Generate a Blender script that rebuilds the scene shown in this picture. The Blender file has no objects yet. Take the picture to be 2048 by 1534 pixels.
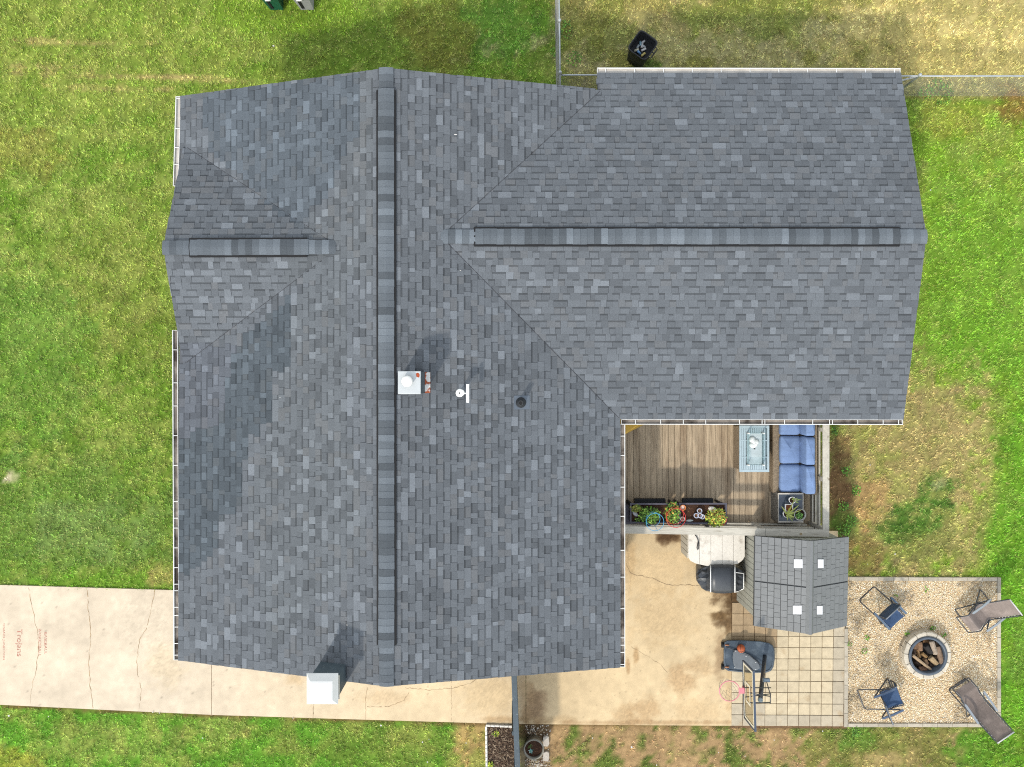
import bpy, math, random
import numpy as np
from mathutils import Vector, noise as mnoise

random.seed(7)
RNG = np.random.default_rng(11)
SC = bpy.context.scene
COL = SC.collection
pi = math.pi

# ------------------------------------------------------------------ camera
CH, F = 18.6, 1421.0            # drone height, focal length in pixels of a 2048 px wide picture
cam_d = bpy.data.cameras.new("camera")
cam_d.sensor_width = 36.0
cam_d.lens = F / 2048 * 36.0
cam_d.clip_end = 6000.0
cam = bpy.data.objects.new("camera", cam_d)
cam.location = (0, 0, CH)
cam.rotation_euler = (0, 0, 0)
COL.objects.link(cam)
SC.camera = cam

# ------------------------------------------------------------------ sky, sun, exposure
SUN_EL, SUN_AZ = math.radians(41), math.radians(211)
world = bpy.data.worlds.new("World")
SC.world = world
world.use_nodes = True
wn = world.node_tree.nodes
wn.clear()
wo = wn.new("ShaderNodeOutputWorld")
wb = wn.new("ShaderNodeBackground")
ws = wn.new("ShaderNodeTexSky")
ws.sky_type = 'NISHITA'
ws.sun_disc = False
ws.sun_elevation = SUN_EL
ws.sun_rotation = SUN_AZ
ws.air_density = 2.0
ws.dust_density = 0.4
ws.ozone_density = 1.0
wb.inputs[1].default_value = 0.15
hs = wn.new("ShaderNodeHueSaturation")      # thin high cloud takes most of the blue out of the sky
hs.inputs["Saturation"].default_value = 0.32
world.node_tree.links.new(ws.outputs[0], hs.inputs["Color"])
world.node_tree.links.new(hs.outputs[0], wb.inputs[0])
world.node_tree.links.new(wb.outputs[0], wo.inputs[0])
sun_d = bpy.data.lights.new("sun", 'SUN')
sun_d.energy = 1.4
sun_d.angle = math.radians(3)
sun_d.color = (1.0, 0.92, 0.80)
sun = bpy.data.objects.new("sun", sun_d)
to_sun = Vector((math.sin(SUN_AZ) * math.cos(SUN_EL), math.cos(SUN_AZ) * math.cos(SUN_EL), math.sin(SUN_EL)))
sun.rotation_euler = (-to_sun).to_track_quat('-Z', 'Y').to_euler()
sun.location = to_sun * 60
COL.objects.link(sun)
vs = SC.view_settings
vs.view_transform = 'Standard'
vs.look = 'None'
vs.gamma = 1.0
vs.exposure = 1.36
vs.use_curve_mapping = False
SC.cycles.use_denoising = False
SC.cycles.filter_width = 1.1
SC.cycles.max_bounces = 6

# ------------------------------------------------------------------ helpers
K = 1.72                         # how much brighter a sunlit surface shows than its base colour


def lin(c):
    c = c / 255.0
    return c / 12.92 if c <= 0.04045 else ((c + 0.055) / 1.055) ** 2.4


def S(r, g, b, k=K):
    """base colour of a surface that shows as sRGB r,g,b in sunlight"""
    return (lin(r) / k, lin(g) / k, lin(b) / k)


def linv(a):
    a = np.asarray(a, float) / 255.0
    return np.where(a <= 0.04045, a / 12.92, ((a + 0.055) / 1.055) ** 2.4)


def P(u, v, z=0.0):
    """the point at height z seen at picture position u,v"""
    d = (CH - z) / F
    return ((u - 1024) * d, (767 - v) * d, z)


WLOC = {}


class MB:
    def __init__(self):
        self.v, self.f, self.c, self.s = [], [], [], []

    def face(self, idx, col=None, smooth=False):
        self.f.append(tuple(idx)); self.c.append(col); self.s.append(smooth)

    def poly(self, pts, col=None, smooth=False):
        n = len(self.v)
        self.v.extend([tuple(p) for p in pts])
        self.face(range(n, n + len(pts)), col, smooth)

    def hexa(self, b, t, col=None, bottom=True):
        """8 corners: 4 bottom (ccw seen from above), 4 top"""
        n = len(self.v)
        self.v.extend([tuple(p) for p in b] + [tuple(p) for p in t])
        self.face((n + 4, n + 5, n + 6, n + 7), col)
        if bottom:
            self.face((n + 3, n + 2, n + 1, n), col)
        for i in range(4):
            j = (i + 1) % 4
            self.face((n + i, n + j, n + 4 + j, n + 4 + i), col)

    def box(self, c, s, rz=0.0, col=None, taper=1.0):
        hx, hy, hz = s[0] / 2, s[1] / 2, s[2] / 2
        ca, sa = math.cos(rz), math.sin(rz)
        def q(x, y, z):
            return (c[0] + x * ca - y * sa, c[1] + x * sa + y * ca, c[2] + z)
        b = [q(-hx * taper, -hy * taper, -hz), q(hx * taper, -hy * taper, -hz), q(hx * taper, hy * taper, -hz), q(-hx * taper, hy * taper, -hz)]
        t = [q(-hx, -hy, hz), q(hx, -hy, hz), q(hx, hy, hz), q(-hx, hy, hz)]
        self.hexa(b, t, col)

    def bbox(self, x0, x1, y0, y1, z0, z1, col=None):
        self.box(((x0 + x1) / 2, (y0 + y1) / 2, (z0 + z1) / 2), (abs(x1 - x0), abs(y1 - y0), abs(z1 - z0)), 0, col)

    def bevbox(self, c, s, bev=0.01, rz=0.0, col=None):
        """box with chamfered top edges"""
        hx, hy, hz = s[0] / 2, s[1] / 2, s[2] / 2
        ca, sa = math.cos(rz), math.sin(rz)
        def q(x, y, z):
            return (c[0] + x * ca - y * sa, c[1] + x * sa + y * ca, c[2] + z)
        def ring(ix, iy, z):
            return [q(-hx + ix, -hy + iy, z), q(hx - ix, -hy + iy, z), q(hx - ix, hy - iy, z), q(-hx + ix, hy - iy, z)]
        self.loft([ring(0, 0, -hz), ring(0, 0, hz - bev), ring(bev, bev, hz)], col, True, True)

    def loft(self, rings, col=None, cap0=True, cap1=True, smooth=False, closed=True):
        n0 = len(self.v)
        m = len(rings[0])
        for r in rings:
            self.v.extend([tuple(p) for p in r])
        for k in range(len(rings) - 1):
            for i in range(m if closed else m - 1):
                j = (i + 1) % m
                a = n0 + k * m
                self.face((a + i, a + j, a + m + j, a + m + i), col, smooth)
        if cap0:
            self.face([n0 + i for i in range(m)][::-1], col)
        if cap1:
            a = n0 + (len(rings) - 1) * m
            self.face([a + i for i in range(m)], col)

    def lathe(self, c, prof, n=20, col=None, cap0=True, cap1=True, smooth=True):
        rings = [[(c[0] + r * math.cos(2 * pi * i / n), c[1] + r * math.sin(2 * pi * i / n), c[2] + z) for i in range(n)] for r, z in prof]
        self.loft(rings, col, cap0, cap1, smooth)

    def tube(self, pts, r, n=6, col=None, closed=False, smooth=True):
        pts = [Vector(p) for p in pts]
        m = len(pts)
        rings = []
        up = Vector((0, 0, 1))
        for i, p in enumerate(pts):
            if closed:
                t = pts[(i + 1) % m] - pts[i - 1]
            else:
                t = pts[min(i + 1, m - 1)] - pts[max(i - 1, 0)]
            if t.length < 1e-9:
                t = Vector((0, 0, 1))
            t.normalize()
            a = t.cross(up)
            if a.length < 0.05:
                a = t.cross(Vector((0, 1, 0)))
            a.normalize()
            b = a.cross(t)
            rr = r[i] if isinstance(r, (list, tuple)) else r
            rings.append([p + (a * math.cos(2 * pi * k / n) + b * math.sin(2 * pi * k / n)) * rr for k in range(n)])
        if closed:
            rings.append(rings[0])
        self.loft(rings, col, not closed, not closed, smooth)

    def strip(self, pts, w, dx=0.0, dy=0.0, col=None):
        pass

    def build(self, name, mat=None, parent=None, origin=None):
        base = Vector((0, 0, 0))
        if parent is not None:
            base = WLOC.get(parent.name, Vector((0, 0, 0)))
        elif origin is not None:
            base = Vector(origin)
        me = bpy.data.meshes.new(name)
        bx, by, bz = base
        me.from_pydata([(p[0] - bx, p[1] - by, p[2] - bz) for p in self.v], [], self.f)
        if any(c is not None for c in self.c):
            at = me.color_attributes.new("tone", 'FLOAT_COLOR', 'CORNER')
            tot = np.array([len(f) for f in self.f])
            arr = np.array([(c[0], c[1], c[2], 1.0) if c is not None else (1, 1, 1, 1) for c in self.c], dtype=np.float32)
            at.data.foreach_set("color", np.repeat(arr, tot, axis=0).ravel())
        if any(self.s):
            me.polygons.foreach_set("use_smooth", np.array(self.s, dtype=bool))
        me.update()
        ob = bpy.data.objects.new(name, me)
        if mat is not None:
            me.materials.append(mat)
        COL.objects.link(ob)
        if parent is not None:
            ob.parent = parent
        else:
            ob.location = base
        WLOC[ob.name] = base
        return ob


def empty(name, loc=(0, 0, 0)):
    o = bpy.data.objects.new(name, None)
    o.location = loc
    o.empty_display_size = 0.2
    COL.objects.link(o)
    WLOC[o.name] = Vector(loc)
    return o


def tag(o, label=None, cat=None, group=None, kind=None):
    if label: o["label"] = label
    if cat: o["category"] = cat
    if group: o["group"] = group
    if kind: o["kind"] = kind
    return o


def piece(name, me, parent, loc, rz=0.0):
    """a part that shares mesh data; loc is a world position"""
    o = bpy.data.objects.new(name, me)
    COL.objects.link(o)
    o.parent = parent
    o.location = Vector(loc) - WLOC[parent.name]
    o.rotation_euler = (0, 0, rz)
    return o


def mesh_only(mb, name, mat):
    me = bpy.data.meshes.new(name)
    me.from_pydata(mb.v, [], mb.f)
    if any(c is not None for c in mb.c):
        at = me.color_attributes.new("tone", 'FLOAT_COLOR', 'CORNER')
        tot = np.array([len(f) for f in mb.f])
        arr = np.array([(c[0], c[1], c[2], 1.0) if c is not None else (1, 1, 1, 1) for c in mb.c], dtype=np.float32)
        at.data.foreach_set("color", np.repeat(arr, tot, axis=0).ravel())
    if any(mb.s):
        me.polygons.foreach_set("use_smooth", np.array(mb.s, dtype=bool))
    me.materials.append(mat)
    me.update()
    return me


# ---- materials
def mat(name, color=(0.5, 0.5, 0.5), rough=0.7, tone=False, var=0.0, vscale=8.0, var2=0.0, v2scale=60.0, objrand=0.0,
        stretch=(1, 1, 1), bump=0.0, bscale=80.0, metallic=0.0, spots=None, spec=0.3, world=True, trans=0.0, col2=None, c2scale=3.0, c2th=(0.45, 0.62)):
    m = bpy.data.materials.new(name)
    m.use_nodes = True
    nt = m.node_tree
    N, L = nt.nodes, nt.links
    bs = N["Principled BSDF"]
    bs.inputs["Roughness"].default_value = rough
    bs.inputs["Metallic"].default_value = metallic
    bs.inputs["Specular IOR Level"].default_value = spec
    geo = N.new("ShaderNodeNewGeometry")
    tc = N.new("ShaderNodeTexCoord")
    mp = N.new("ShaderNodeMapping")
    mp.inputs["Scale"].default_value = stretch
    L.new(geo.outputs["Position"] if world else tc.outputs["Object"], mp.inputs["Vector"])
    pos = mp.outputs[0]
    if tone:
        a = N.new("ShaderNodeAttribute"); a.attribute_name = "tone"
        cur = a.outputs["Color"]
    else:
        rgb = N.new("ShaderNodeRGB"); rgb.outputs[0].default_value = (*color, 1)
        cur = rgb.outputs[0]
    oi = None
    if objrand > 0:
        oi = N.new("ShaderNodeObjectInfo")

    def mul(cur, sock, lo, hi, fmin=0.0, fmax=1.0):
        mr = N.new("ShaderNodeMapRange")
        mr.inputs[1].default_value = fmin; mr.inputs[2].default_value = fmax
        mr.inputs[3].default_value = lo; mr.inputs[4].default_value = hi
        L.new(sock, mr.inputs[0])
        mx = N.new("ShaderNodeMix"); mx.data_type = 'RGBA'; mx.blend_type = 'MULTIPLY'
        mx.inputs[0].default_value = 1.0
        L.new(cur, mx.inputs[6]); L.new(mr.outputs[0], mx.inputs[7])
        return mx.outputs[2]
    if col2 is not None:
        n = N.new("ShaderNodeTexNoise"); n.inputs["Scale"].default_value = c2scale; n.inputs["Detail"].default_value = 6
        L.new(pos, n.inputs["Vector"])
        mr = N.new("ShaderNodeMapRange"); mr.inputs[1].default_value = c2th[0]; mr.inputs[2].default_value = c2th[1]
        L.new(n.outputs[0], mr.inputs[0])
        mx = N.new("ShaderNodeMix"); mx.data_type = 'RGBA'
        L.new(mr.outputs[0], mx.inputs[0]); L.new(cur, mx.inputs[6]); mx.inputs[7].default_value = (*col2, 1)
        cur = mx.outputs[2]
    if var > 0:
        n = N.new("ShaderNodeTexNoise"); n.inputs["Scale"].default_value = vscale; n.inputs["Detail"].default_value = 5
        L.new(pos, n.inputs["Vector"])
        cur = mul(cur, n.outputs[0], 1 - var, 1 + var, 0.3, 0.7)
    if var2 > 0:
        n = N.new("ShaderNodeTexNoise"); n.inputs["Scale"].default_value = v2scale; n.inputs["Detail"].default_value = 3
        L.new(pos, n.inputs["Vector"])
        cur = mul(cur, n.outputs[0], 1 - var2, 1 + var2, 0.3, 0.7)
    if oi is not None:
        cur = mul(cur, oi.outputs["Random"], 1 - objrand, 1 + objrand)
    L.new(cur, bs.inputs["Base Color"])
    if bump > 0:
        n = N.new("ShaderNodeTexNoise"); n.inputs["Scale"].default_value = bscale; n.inputs["Detail"].default_value = 4
        L.new(pos, n.inputs["Vector"])
        b = N.new("ShaderNodeBump"); b.inputs["Strength"].default_value = bump; b.inputs["Distance"].default_value = 0.01
        L.new(n.outputs[0], b.inputs["Height"]); L.new(b.outputs[0], bs.inputs["Normal"])
    if trans > 0:
        out = N["Material Output"]
        tr = N.new("ShaderNodeBsdfTransparent")
        mx = N.new("ShaderNodeMixShader"); mx.inputs[0].default_value = trans
        L.new(bs.outputs[0], mx.inputs[1]); L.new(tr.outputs[0], mx.inputs[2]); L.new(mx.outputs[0], out.inputs["Surface"])
    return m


M = {}
M['shingle'] = mat('asphalt_shingle', tone=True, rough=0.95, var=0.05, vscale=1.6, var2=0.16, v2scale=55, spec=0.1, bump=0.35, bscale=160)
M['deckfelt'] = mat('roof_underlay', S(95, 98, 104), 0.95)
M['vent'] = mat('ridge_vent_black', (0.006, 0.006, 0.007), 0.8)
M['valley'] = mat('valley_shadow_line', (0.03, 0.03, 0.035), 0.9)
M['white'] = mat('white_painted_metal', (0.60, 0.60, 0.585), 0.45, var=0.04, vscale=3)
M['gutter_in'] = mat('dirty_gutter', S(150, 140, 130), 0.8, var=0.3, vscale=4, col2=S(70, 60, 52), c2scale=2.2)
M['siding'] = mat('pale_siding', S(205, 200, 190), 0.7, var=0.05)
M['slate'] = mat('slate_painted_wood', S(80, 93, 102), 0.65, var=0.12, vscale=6, var2=0.1, v2scale=40, col2=S(150, 160, 165), c2scale=30, c2th=(0.66, 0.74))
M['rust'] = mat('rusty_white_metal', S(225, 225, 222), 0.6, col2=S(165, 82, 45), c2scale=7, c2th=(0.46, 0.52), var=0.12, vscale=20)
M['pvc'] = mat('white_pvc', (0.8, 0.8, 0.78), 0.4)
M['rubber'] = mat('black_rubber', (0.02, 0.022, 0.025), 0.6, var=0.2, vscale=20)
M['black'] = mat('black_plastic', (0.012, 0.013, 0.015), 0.55, var=0.15, vscale=12)
M['blacksteel'] = mat('black_steel_tube', (0.022, 0.024, 0.03), 0.4, spec=0.5)
M['galv'] = mat('galvanised_steel', S(190, 196, 200), 0.45, metallic=0.35, var=0.08, vscale=12)
M['wire'] = mat('weathered_wire', S(150, 150, 146), 0.6)
M['tone'] = mat('mixed_matt', tone=True, rough=0.85, spec=0.15)
M['tonegloss'] = mat('mixed_gloss', tone=True, rough=0.35, spec=0.5)
M['leaf'] = mat('leaf', tone=True, rough=0.6, spec=0.25)
M['blade'] = mat('grass_blade', tone=True, rough=0.75, spec=0.12)
M['lawn'] = mat('lawn_soil', tone=True, rough=1.0, var=0.18, vscale=9, var2=0.25, v2scale=60, spec=0.0, bump=0.5, bscale=40)
M['concrete'] = mat('broomed_concrete', tone=True, rough=0.9, var=0.05, vscale=3.5, var2=0.07, v2scale=70, spec=0.1, bump=0.15, bscale=120)
M['crack'] = mat('crack_dirt', S(182, 156, 124), 1.0, var=0.4, vscale=9, spec=0.0)

# ---- value noise in numpy
_G = {}


def vnoise(x, y, seed=0):
    if seed not in _G:
        _G[seed] = np.random.default_rng(1000 + seed).random((257, 257))
    g = _G[seed]
    xi = np.floor(x).astype(int); yi = np.floor(y).astype(int)
    fx = x - xi; fy = y - yi
    fx = fx * fx * (3 - 2 * fx); fy = fy * fy * (3 - 2 * fy)
    a = g[yi % 256, xi % 256]; b = g[yi % 256, (xi + 1) % 256]
    c = g[(yi + 1) % 256, xi % 256]; d = g[(yi + 1) % 256, (xi + 1) % 256]
    return (a * (1 - fx) + b * fx) * (1 - fy) + (c * (1 - fx) + d * fx) * fy


def fbm(x, y, s, oct=4, seed=0):
    t = 0; a = 1.0; n = 0
    for o in range(oct):
        t = t + a * vnoise(x * s * 2 ** o + 37.1 * o, y * s * 2 ** o + 11.7 * o, seed + o)
        n += a; a *= 0.55
    return t / n


def sstep(a, b, x):
    t = np.clip((x - a) / (b - a), 0, 1)
    return t * t * (3 - 2 * t)


def inpoly(u, v, poly):
    inside = np.zeros(np.shape(u), bool)
    n = len(poly)
    for i in range(n):
        x1, y1 = poly[i]; x2, y2 = poly[(i + 1) % n]
        c = ((y1 > v) != (y2 > v)) & (u < (x2 - x1) * (v - y1) / (y2 - y1 + 1e-12) + x1)
        inside ^= c
    return inside


# ================================================================== THE GROUND
DRIVE_U = [-400, 0, 215, 430, 700, 970, 1040, 1300, 1464]
DRIVE_S = [1393, 1409.5, 1420, 1430, 1438.5, 1446.5, 1448, 1450.5, 1451.5]


def drive_south(u):
    return np.interp(u, DRIVE_U, DRIVE_S)


def drive_north(u):
    return np.interp(u, [-400, 0, 345, 520], [1156, 1170, 1180.5, 1187])


CONCRETE_POLY = [(-400, 1156), (0, 1170), (345, 1180.5), (347, 1112), (520, 1112), (520, 1200), (1177, 1200), (1177, 985), (1640, 985), (1640, 1062), (1677, 1062), (1677, 1153), (1696, 1153),
                 (2000, 1154), (2000, 1452), (1686, 1452)] + [(u, s) for u, s in zip(DRIVE_U[::-1], DRIVE_S[::-1])]
HOUSE_POLY = [(486, 292), (1178, 292), (1178, 268), (1673, 268), (1673, 797), (1178, 797), (1178, 1226), (486, 1226)]
BED_POLY = [(972, 1447), (1034, 1447), (1042, 1640), (974, 1640)]


def lawn_colour(u, v):
    """sunlit colour (sRGB 0-255) and grass cover of the lawn at ground position u,v (photo pixels)"""
    n1 = fbm(u, v, 1 / 90.0, 4, 1)
    n2 = fbm(u, v, 1 / 34.0, 4, 9)
    n3 = fbm(u, v, 1 / 12.0, 3, 17)
    n4 = fbm(u, v, 1 / 16.0, 4, 140)
    g = np.zeros(u.shape + (3,))
    base = np.array((108, 140, 50.)); pale = np.array((148, 163, 80.))
    w = sstep(0.34, 0.68, n2 * 0.5 + n3 * 0.5)[..., None]
    g[:] = base * (1 - w) + pale * w
    cover = np.ones(u.shape)

    def blob(cu, cv, ru, rv, col, st=1.0, rot=0.0, nz=0.45, soft=0.5, cov=None, sd=25, patch=0.35):
        nonlocal g, cover
        a = math.radians(rot)
        du, dv = u - cu, v - cv
        x = (du * math.cos(a) + dv * math.sin(a)) / ru
        y = (-du * math.sin(a) + dv * math.cos(a)) / rv
        d = np.sqrt(x * x + y * y) + (fbm(u, v, 1 / 30.0, 4, sd) - 0.5) * 2 * nz + (n3 - 0.5) * 0.9
        w = sstep(1 + soft * 0.5, 1 - soft * 0.5, d) * st
        w = w * (1 - patch * sstep(0.44, 0.62, n4))
        g = g * (1 - w[..., None]) + np.array(col, float) * w[..., None]
        if cov is not None:
            cover = cover * (1 - w) + cov * w
    # left lawn
    blob(140, 90, 420, 190, (154, 160, 78), 0.5, nz=0.8)
    blob(40, 300, 80, 50, (156, 144, 76), 0.5, nz=0.8)
    blob(220, 560, 130, 160, (150, 152, 78), 0.4, nz=0.9)
    blob(60, 720, 110, 160, (104, 142, 60), 0.6, nz=0.8)
    blob(150, 1040, 220, 130, (106, 138, 64), 0.6, nz=0.8)
    blob(160, 1060, 130, 60, (140, 158, 104), 0.35, nz=0.9, sd=31)
    blob(240, 1165, 160, 26, (112, 156, 48), 0.7, nz=0.6)
    blob(320, 1150, 26, 26, (176, 152, 100), 0.7, nz=0.6, cov=0.6)
    for cu, cv, l in ((260, 153, 190), (400, 158, 110), (230, 176, 120), (130, 84, 150), (80, 133, 90)):
        blob(cu, cv, l, 5, (188, 166, 112), 0.6, rot=1.5, nz=0.9, cov=0.7, sd=33)
    # above the house
    blob(760, 70, 200, 80, (114, 134, 56), 0.7, nz=0.8)
    blob(560, 30, 150, 40, (122, 156, 50), 0.7, nz=0.7)
    blob(1010, 60, 75, 62, (96, 142, 56), 0.65, nz=0.8)
    blob(880, 70, 70, 80, (132, 128, 62), 0.6, nz=0.9, sd=35)
    # back corner, dry
    w = sstep(1105, 1150, u) * sstep(205, 185, v)
    col = np.array((144, 142, 78.)) * (1 - w[..., None]) + np.array((144, 142, 78.)) * w[..., None]
    g = g * (1 - w[..., None]) + col * w[..., None]
    blob(1400, 80, 300, 60, (176, 168, 122), 0.8, nz=1.1, sd=37)
    blob(1300, 20, 180, 40, (170, 154, 98), 0.6, nz=1.0, sd=38)
    blob(1500, 30, 130, 50, (120, 134, 60), 0.7, nz=1.0, sd=39)
    blob(1200, 60, 70, 60, (118, 128, 58), 0.6, nz=0.9, sd=40)
    blob(1950, 40, 260, 150, (208, 190, 126), 0.95, nz=0.5, cov=0.85)
    blob(1820, 120, 120, 60, (182, 168, 104), 0.7, nz=0.8)
    blob(1290, 130, 34, 14, (84, 112, 44), 0.8, nz=0.5)
    # strip under the fence and the side lawn
    w = sstep(196, 206, v) * sstep(1690, 1720, u)
    side = np.array((124, 158, 52.)) * (1 - sstep(0.4, 0.7, n2)[..., None]) + np.array((140, 164, 72.)) * sstep(0.4, 0.7, n2)[..., None]
    g = g * (1 - w[..., None]) + side * w[..., None]
    blob(1900, 172, 190, 17, (160, 156, 100), 0.8, nz=0.5)
    blob(2035, 218, 46, 40, (140, 112, 62), 0.9, nz=0.7, cov=0.7)
    blob(1900, 240, 80, 40, (160, 158, 72), 0.6, nz=0.8)
    blob(1840, 480, 14, 160, (158, 140, 90), 0.4, nz=1.0)
    blob(1990, 330, 60, 100, (152, 158, 76), 0.5, nz=0.9)
    blob(1960, 560, 130, 210, (116, 160, 54), 0.7, nz=0.7)
    blob(1930, 700, 120, 60, (112, 156, 50), 0.7, nz=0.7)
    # dry patch beside the deck
    blob(1810, 945, 205, 225, (170, 153, 102), 0.95, nz=0.35, cov=0.85, patch=0.28)
    blob(1860, 840, 90, 60, (172, 156, 104), 0.6, nz=0.8, cov=0.7, sd=41)
    blob(1730, 1010, 46, 60, (190, 154, 104), 0.7, nz=0.8, cov=0.45, sd=42)
    blob(1678, 1000, 26, 170, (122, 94, 66), 0.9, nz=0.6, cov=0.35)
    blob(1730, 1110, 44, 40, (128, 112, 66), 0.7, nz=0.7, cov=0.6)
    blob(1845, 1012, 72, 40, (84, 120, 48), 0.95, rot=-42, nz=1.1, sd=43, patch=0.8)
    blob(1790, 1060, 34, 22, (84, 116, 48), 0.8, nz=0.8, sd=44)
    blob(1850, 1090, 60, 36, (112, 124, 62), 0.5, nz=0.8, sd=45)
    blob(1880, 968, 16, 12, (186, 172, 140), 0.5, nz=0.9, cov=0.4)
    blob(1690, 1045, 30, 26, (94, 130, 52), 0.8, nz=0.6)
    # right edge, clover
    blob(2060, 1130, 80, 330, (106, 156, 46), 0.95, nz=0.35)
    blob(2060, 1450, 130, 110, (106, 156, 46), 0.9, nz=0.4)
    blob(2040, 1310, 24, 70, (112, 140, 62), 0.6, nz=0.6)
    # strip below the patio
    w = sstep(1444, 1452, v) * sstep(1052, 1068, u) * sstep(1980, 1930, u)
    q = sstep(0.46, 0.60, n2 * 0.36 + n1 * 0.14 + n4 * 0.5)
    dirt = np.array((176, 146, 106.)) * (1 - q[..., None]) + np.array((106, 122, 58.)) * q[..., None]
    g = g * (1 - w[..., None]) + dirt * w[..., None]
    cover = cover * (1 - w) + (0.16 + 0.8 * q) * w
    blob(1370, 1500, 40, 30, (178, 148, 108), 0.9, nz=0.6, cov=0.08)
    blob(1800, 1500, 200, 60, (116, 126, 58), 0.7, nz=0.8, cov=0.85, sd=46)
    blob(1780, 1520, 60, 22, (182, 156, 110), 0.7, nz=0.8, cov=0.3, sd=47)
    blob(1710, 1470, 40, 26, (100, 140, 54), 0.7, nz=0.7)
    blob(1960, 1500, 60, 50, (92, 142, 44), 0.8, nz=0.6)
    # strip below the driveway
    w = sstep(1400, 1412, v) * sstep(985, 960, u)
    bl = np.array((104, 154, 52.)) * (1 - sstep(0.4, 0.72, n2)[..., None]) + np.array((142, 160, 74.)) * sstep(0.4, 0.72, n2)[..., None]
    g = g * (1 - w[..., None]) + bl * w[..., None]
    blob(230, 1490, 140, 40, (158, 164, 88), 0.5, nz=0.9)
    blob(440, 1450, 60, 26, (170, 160, 96), 0.6, nz=0.8)
    blob(800, 1500, 150, 50, (142, 150, 76), 0.6, nz=0.9)
    blob(720, 1520, 90, 40, (98, 134, 48), 0.5, nz=0.8)
    blob(945, 1500, 36, 70, (192, 162, 106), 0.95, nz=0.3, cov=0.55)
    blob(20, 1530, 60, 30, (176, 170, 70), 0.6, nz=0.8)
    blob(22, 955, 13, 11, (206, 192, 158), 0.95, nz=0.3, cov=0.05)
    # earth around the big pot
    blob(1066, 1500, 34, 80, (150, 132, 108), 0.95, nz=0.35, cov=0.05)
    blob(1066, 1462, 36, 16, (104, 82, 60), 0.9, nz=0.6, cov=0.03)
    g = g * (0.86 + 0.28 * fbm(u, v, 1 / 22.0, 4, 150))[..., None]
    # bare edge along the driveway
    e = np.abs(v - drive_south(u))
    w = sstep(7, 2, e + (n3 - 0.5) * 6) * (u < 1690)
    g = g * (1 - w[..., None] * 0.85) + np.array((122, 96, 66.)) * w[..., None] * 0.85
    cover = cover * (1 - w * 0.8)
    return g, cover


def ground_uv(x, y):
    return x * F / CH + 1024, 767 - y * F / CH


xs = np.concatenate([[-3000, -700, -160, -70, -40, -28], np.arange(-20, 20.01, 0.11), [28, 40, 70, 160, 700, 3000]])
ys = np.concatenate([[-3000, -700, -160, -70, -40, -24], np.arange(-16.5, 16.51, 0.11), [24, 40, 70, 160, 700, 3000]])
gx, gy = np.meshgrid(xs, ys)
gu, gv = ground_uv(gx, gy)
gcol, gcov = lawn_colour(gu, gv)
galb = linv(gcol) / K * (1.0 - 0.04 * gcov[..., None])
nx, ny = len(xs), len(ys)
me = bpy.data.meshes.new("ground")
gz = (fbm(gx * 10 + 500, gy * 10 + 500, 0.05, 3, 60) - 0.5) * 0.03
gz = np.where((np.abs(gx) < 19) & (np.abs(gy) < 15.5), gz - 0.012, -0.01)
vv = np.stack([gx, gy, gz], -1).reshape(-1, 3)
idx = np.arange(nx * ny).reshape(ny, nx)
ff = np.stack([idx[:-1, :-1], idx[:-1, 1:], idx[1:, 1:], idx[1:, :-1]], -1).reshape(-1, 4)
me.from_pydata(vv.tolist(), [], ff.tolist())
at = me.color_attributes.new("tone", 'FLOAT_COLOR', 'POINT')
at.data.foreach_set("color", np.concatenate([galb.reshape(-1, 3), np.ones((nx * ny, 1))], 1).astype(np.float32).ravel())
me.materials.append(M['lawn'])
ground = bpy.data.objects.new("ground", me)
COL.objects.link(ground)
tag(ground, "lawn ground with green, straw coloured and bare earth patches", "lawn", kind="structure")

# ---- grass blades
NT = 120000
bu = RNG.uniform(-70, 2118, NT); bv = RNG.uniform(-60, 1594, NT)
ou = RNG.uniform(-450, 2500, 130000); ov = RNG.uniform(-400, 1930, 130000)
ok_ = (ou < -70) | (ou > 2118) | (ov < -60) | (ov > 1594)
bu = np.concatenate([bu, ou[ok_]]); bv = np.concatenate([bv, ov[ok_]]); NT = len(bu)
inside = inpoly(bu, bv, CONCRETE_POLY) | inpoly(bu, bv, HOUSE_POLY) | inpoly(bu, bv, BED_POLY)
tc_, tcov = lawn_colour(bu, bv)
keep = (~inside) & (RNG.random(NT) < tcov)
bu, bv, tc_, tcov = bu[keep], bv[keep], tc_[keep], tcov[keep]
NB = 7
n = len(bu)
tu = np.repeat(bu, NB); tv = np.repeat(bv, NB)
tcol = np.repeat(tc_, NB, axis=0) * np.repeat(RNG.uniform(0.74, 1.24, n), NB)[:, None]
tcol = tcol * RNG.uniform(0.80, 1.22, (n * NB, 1)) + RNG.normal(0, 5, (n * NB, 3))
dry = RNG.random(n * NB) < 0.10
tcol[dry] = tcol[dry] * 0.45 + np.array((206, 188, 128.)) * 0.55
tcol = np.clip(tcol, 8, 245)
cx = (tu - 1024) * CH / F + RNG.normal(0, 0.022, n * NB)
cy = (767 - tv) * CH / F + RNG.normal(0, 0.022, n * NB)
ang = RNG.uniform(0, 2 * pi, n * NB)
ln = RNG.uniform(0.035, 0.085, n * NB)
tilt = RNG.uniform(0.25, 1.25, n * NB)
hw = RNG.uniform(0.004, 0.0085, n * NB)
dx, dy = np.cos(ang), np.sin(ang)
p0 = np.stack([cx - dy * hw, cy + dx * hw, np.full_like(cx, 0.002)], -1)
p1 = np.stack([cx + dy * hw, cy - dx * hw, np.full_like(cx, 0.002)], -1)
p2 = np.stack([cx + dx * ln * np.cos(tilt), cy + dy * ln * np.cos(tilt), 0.006 + ln * np.sin(tilt)], -1)
pts = np.stack([p0, p1, p2], 1).reshape(-1, 3)
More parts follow.
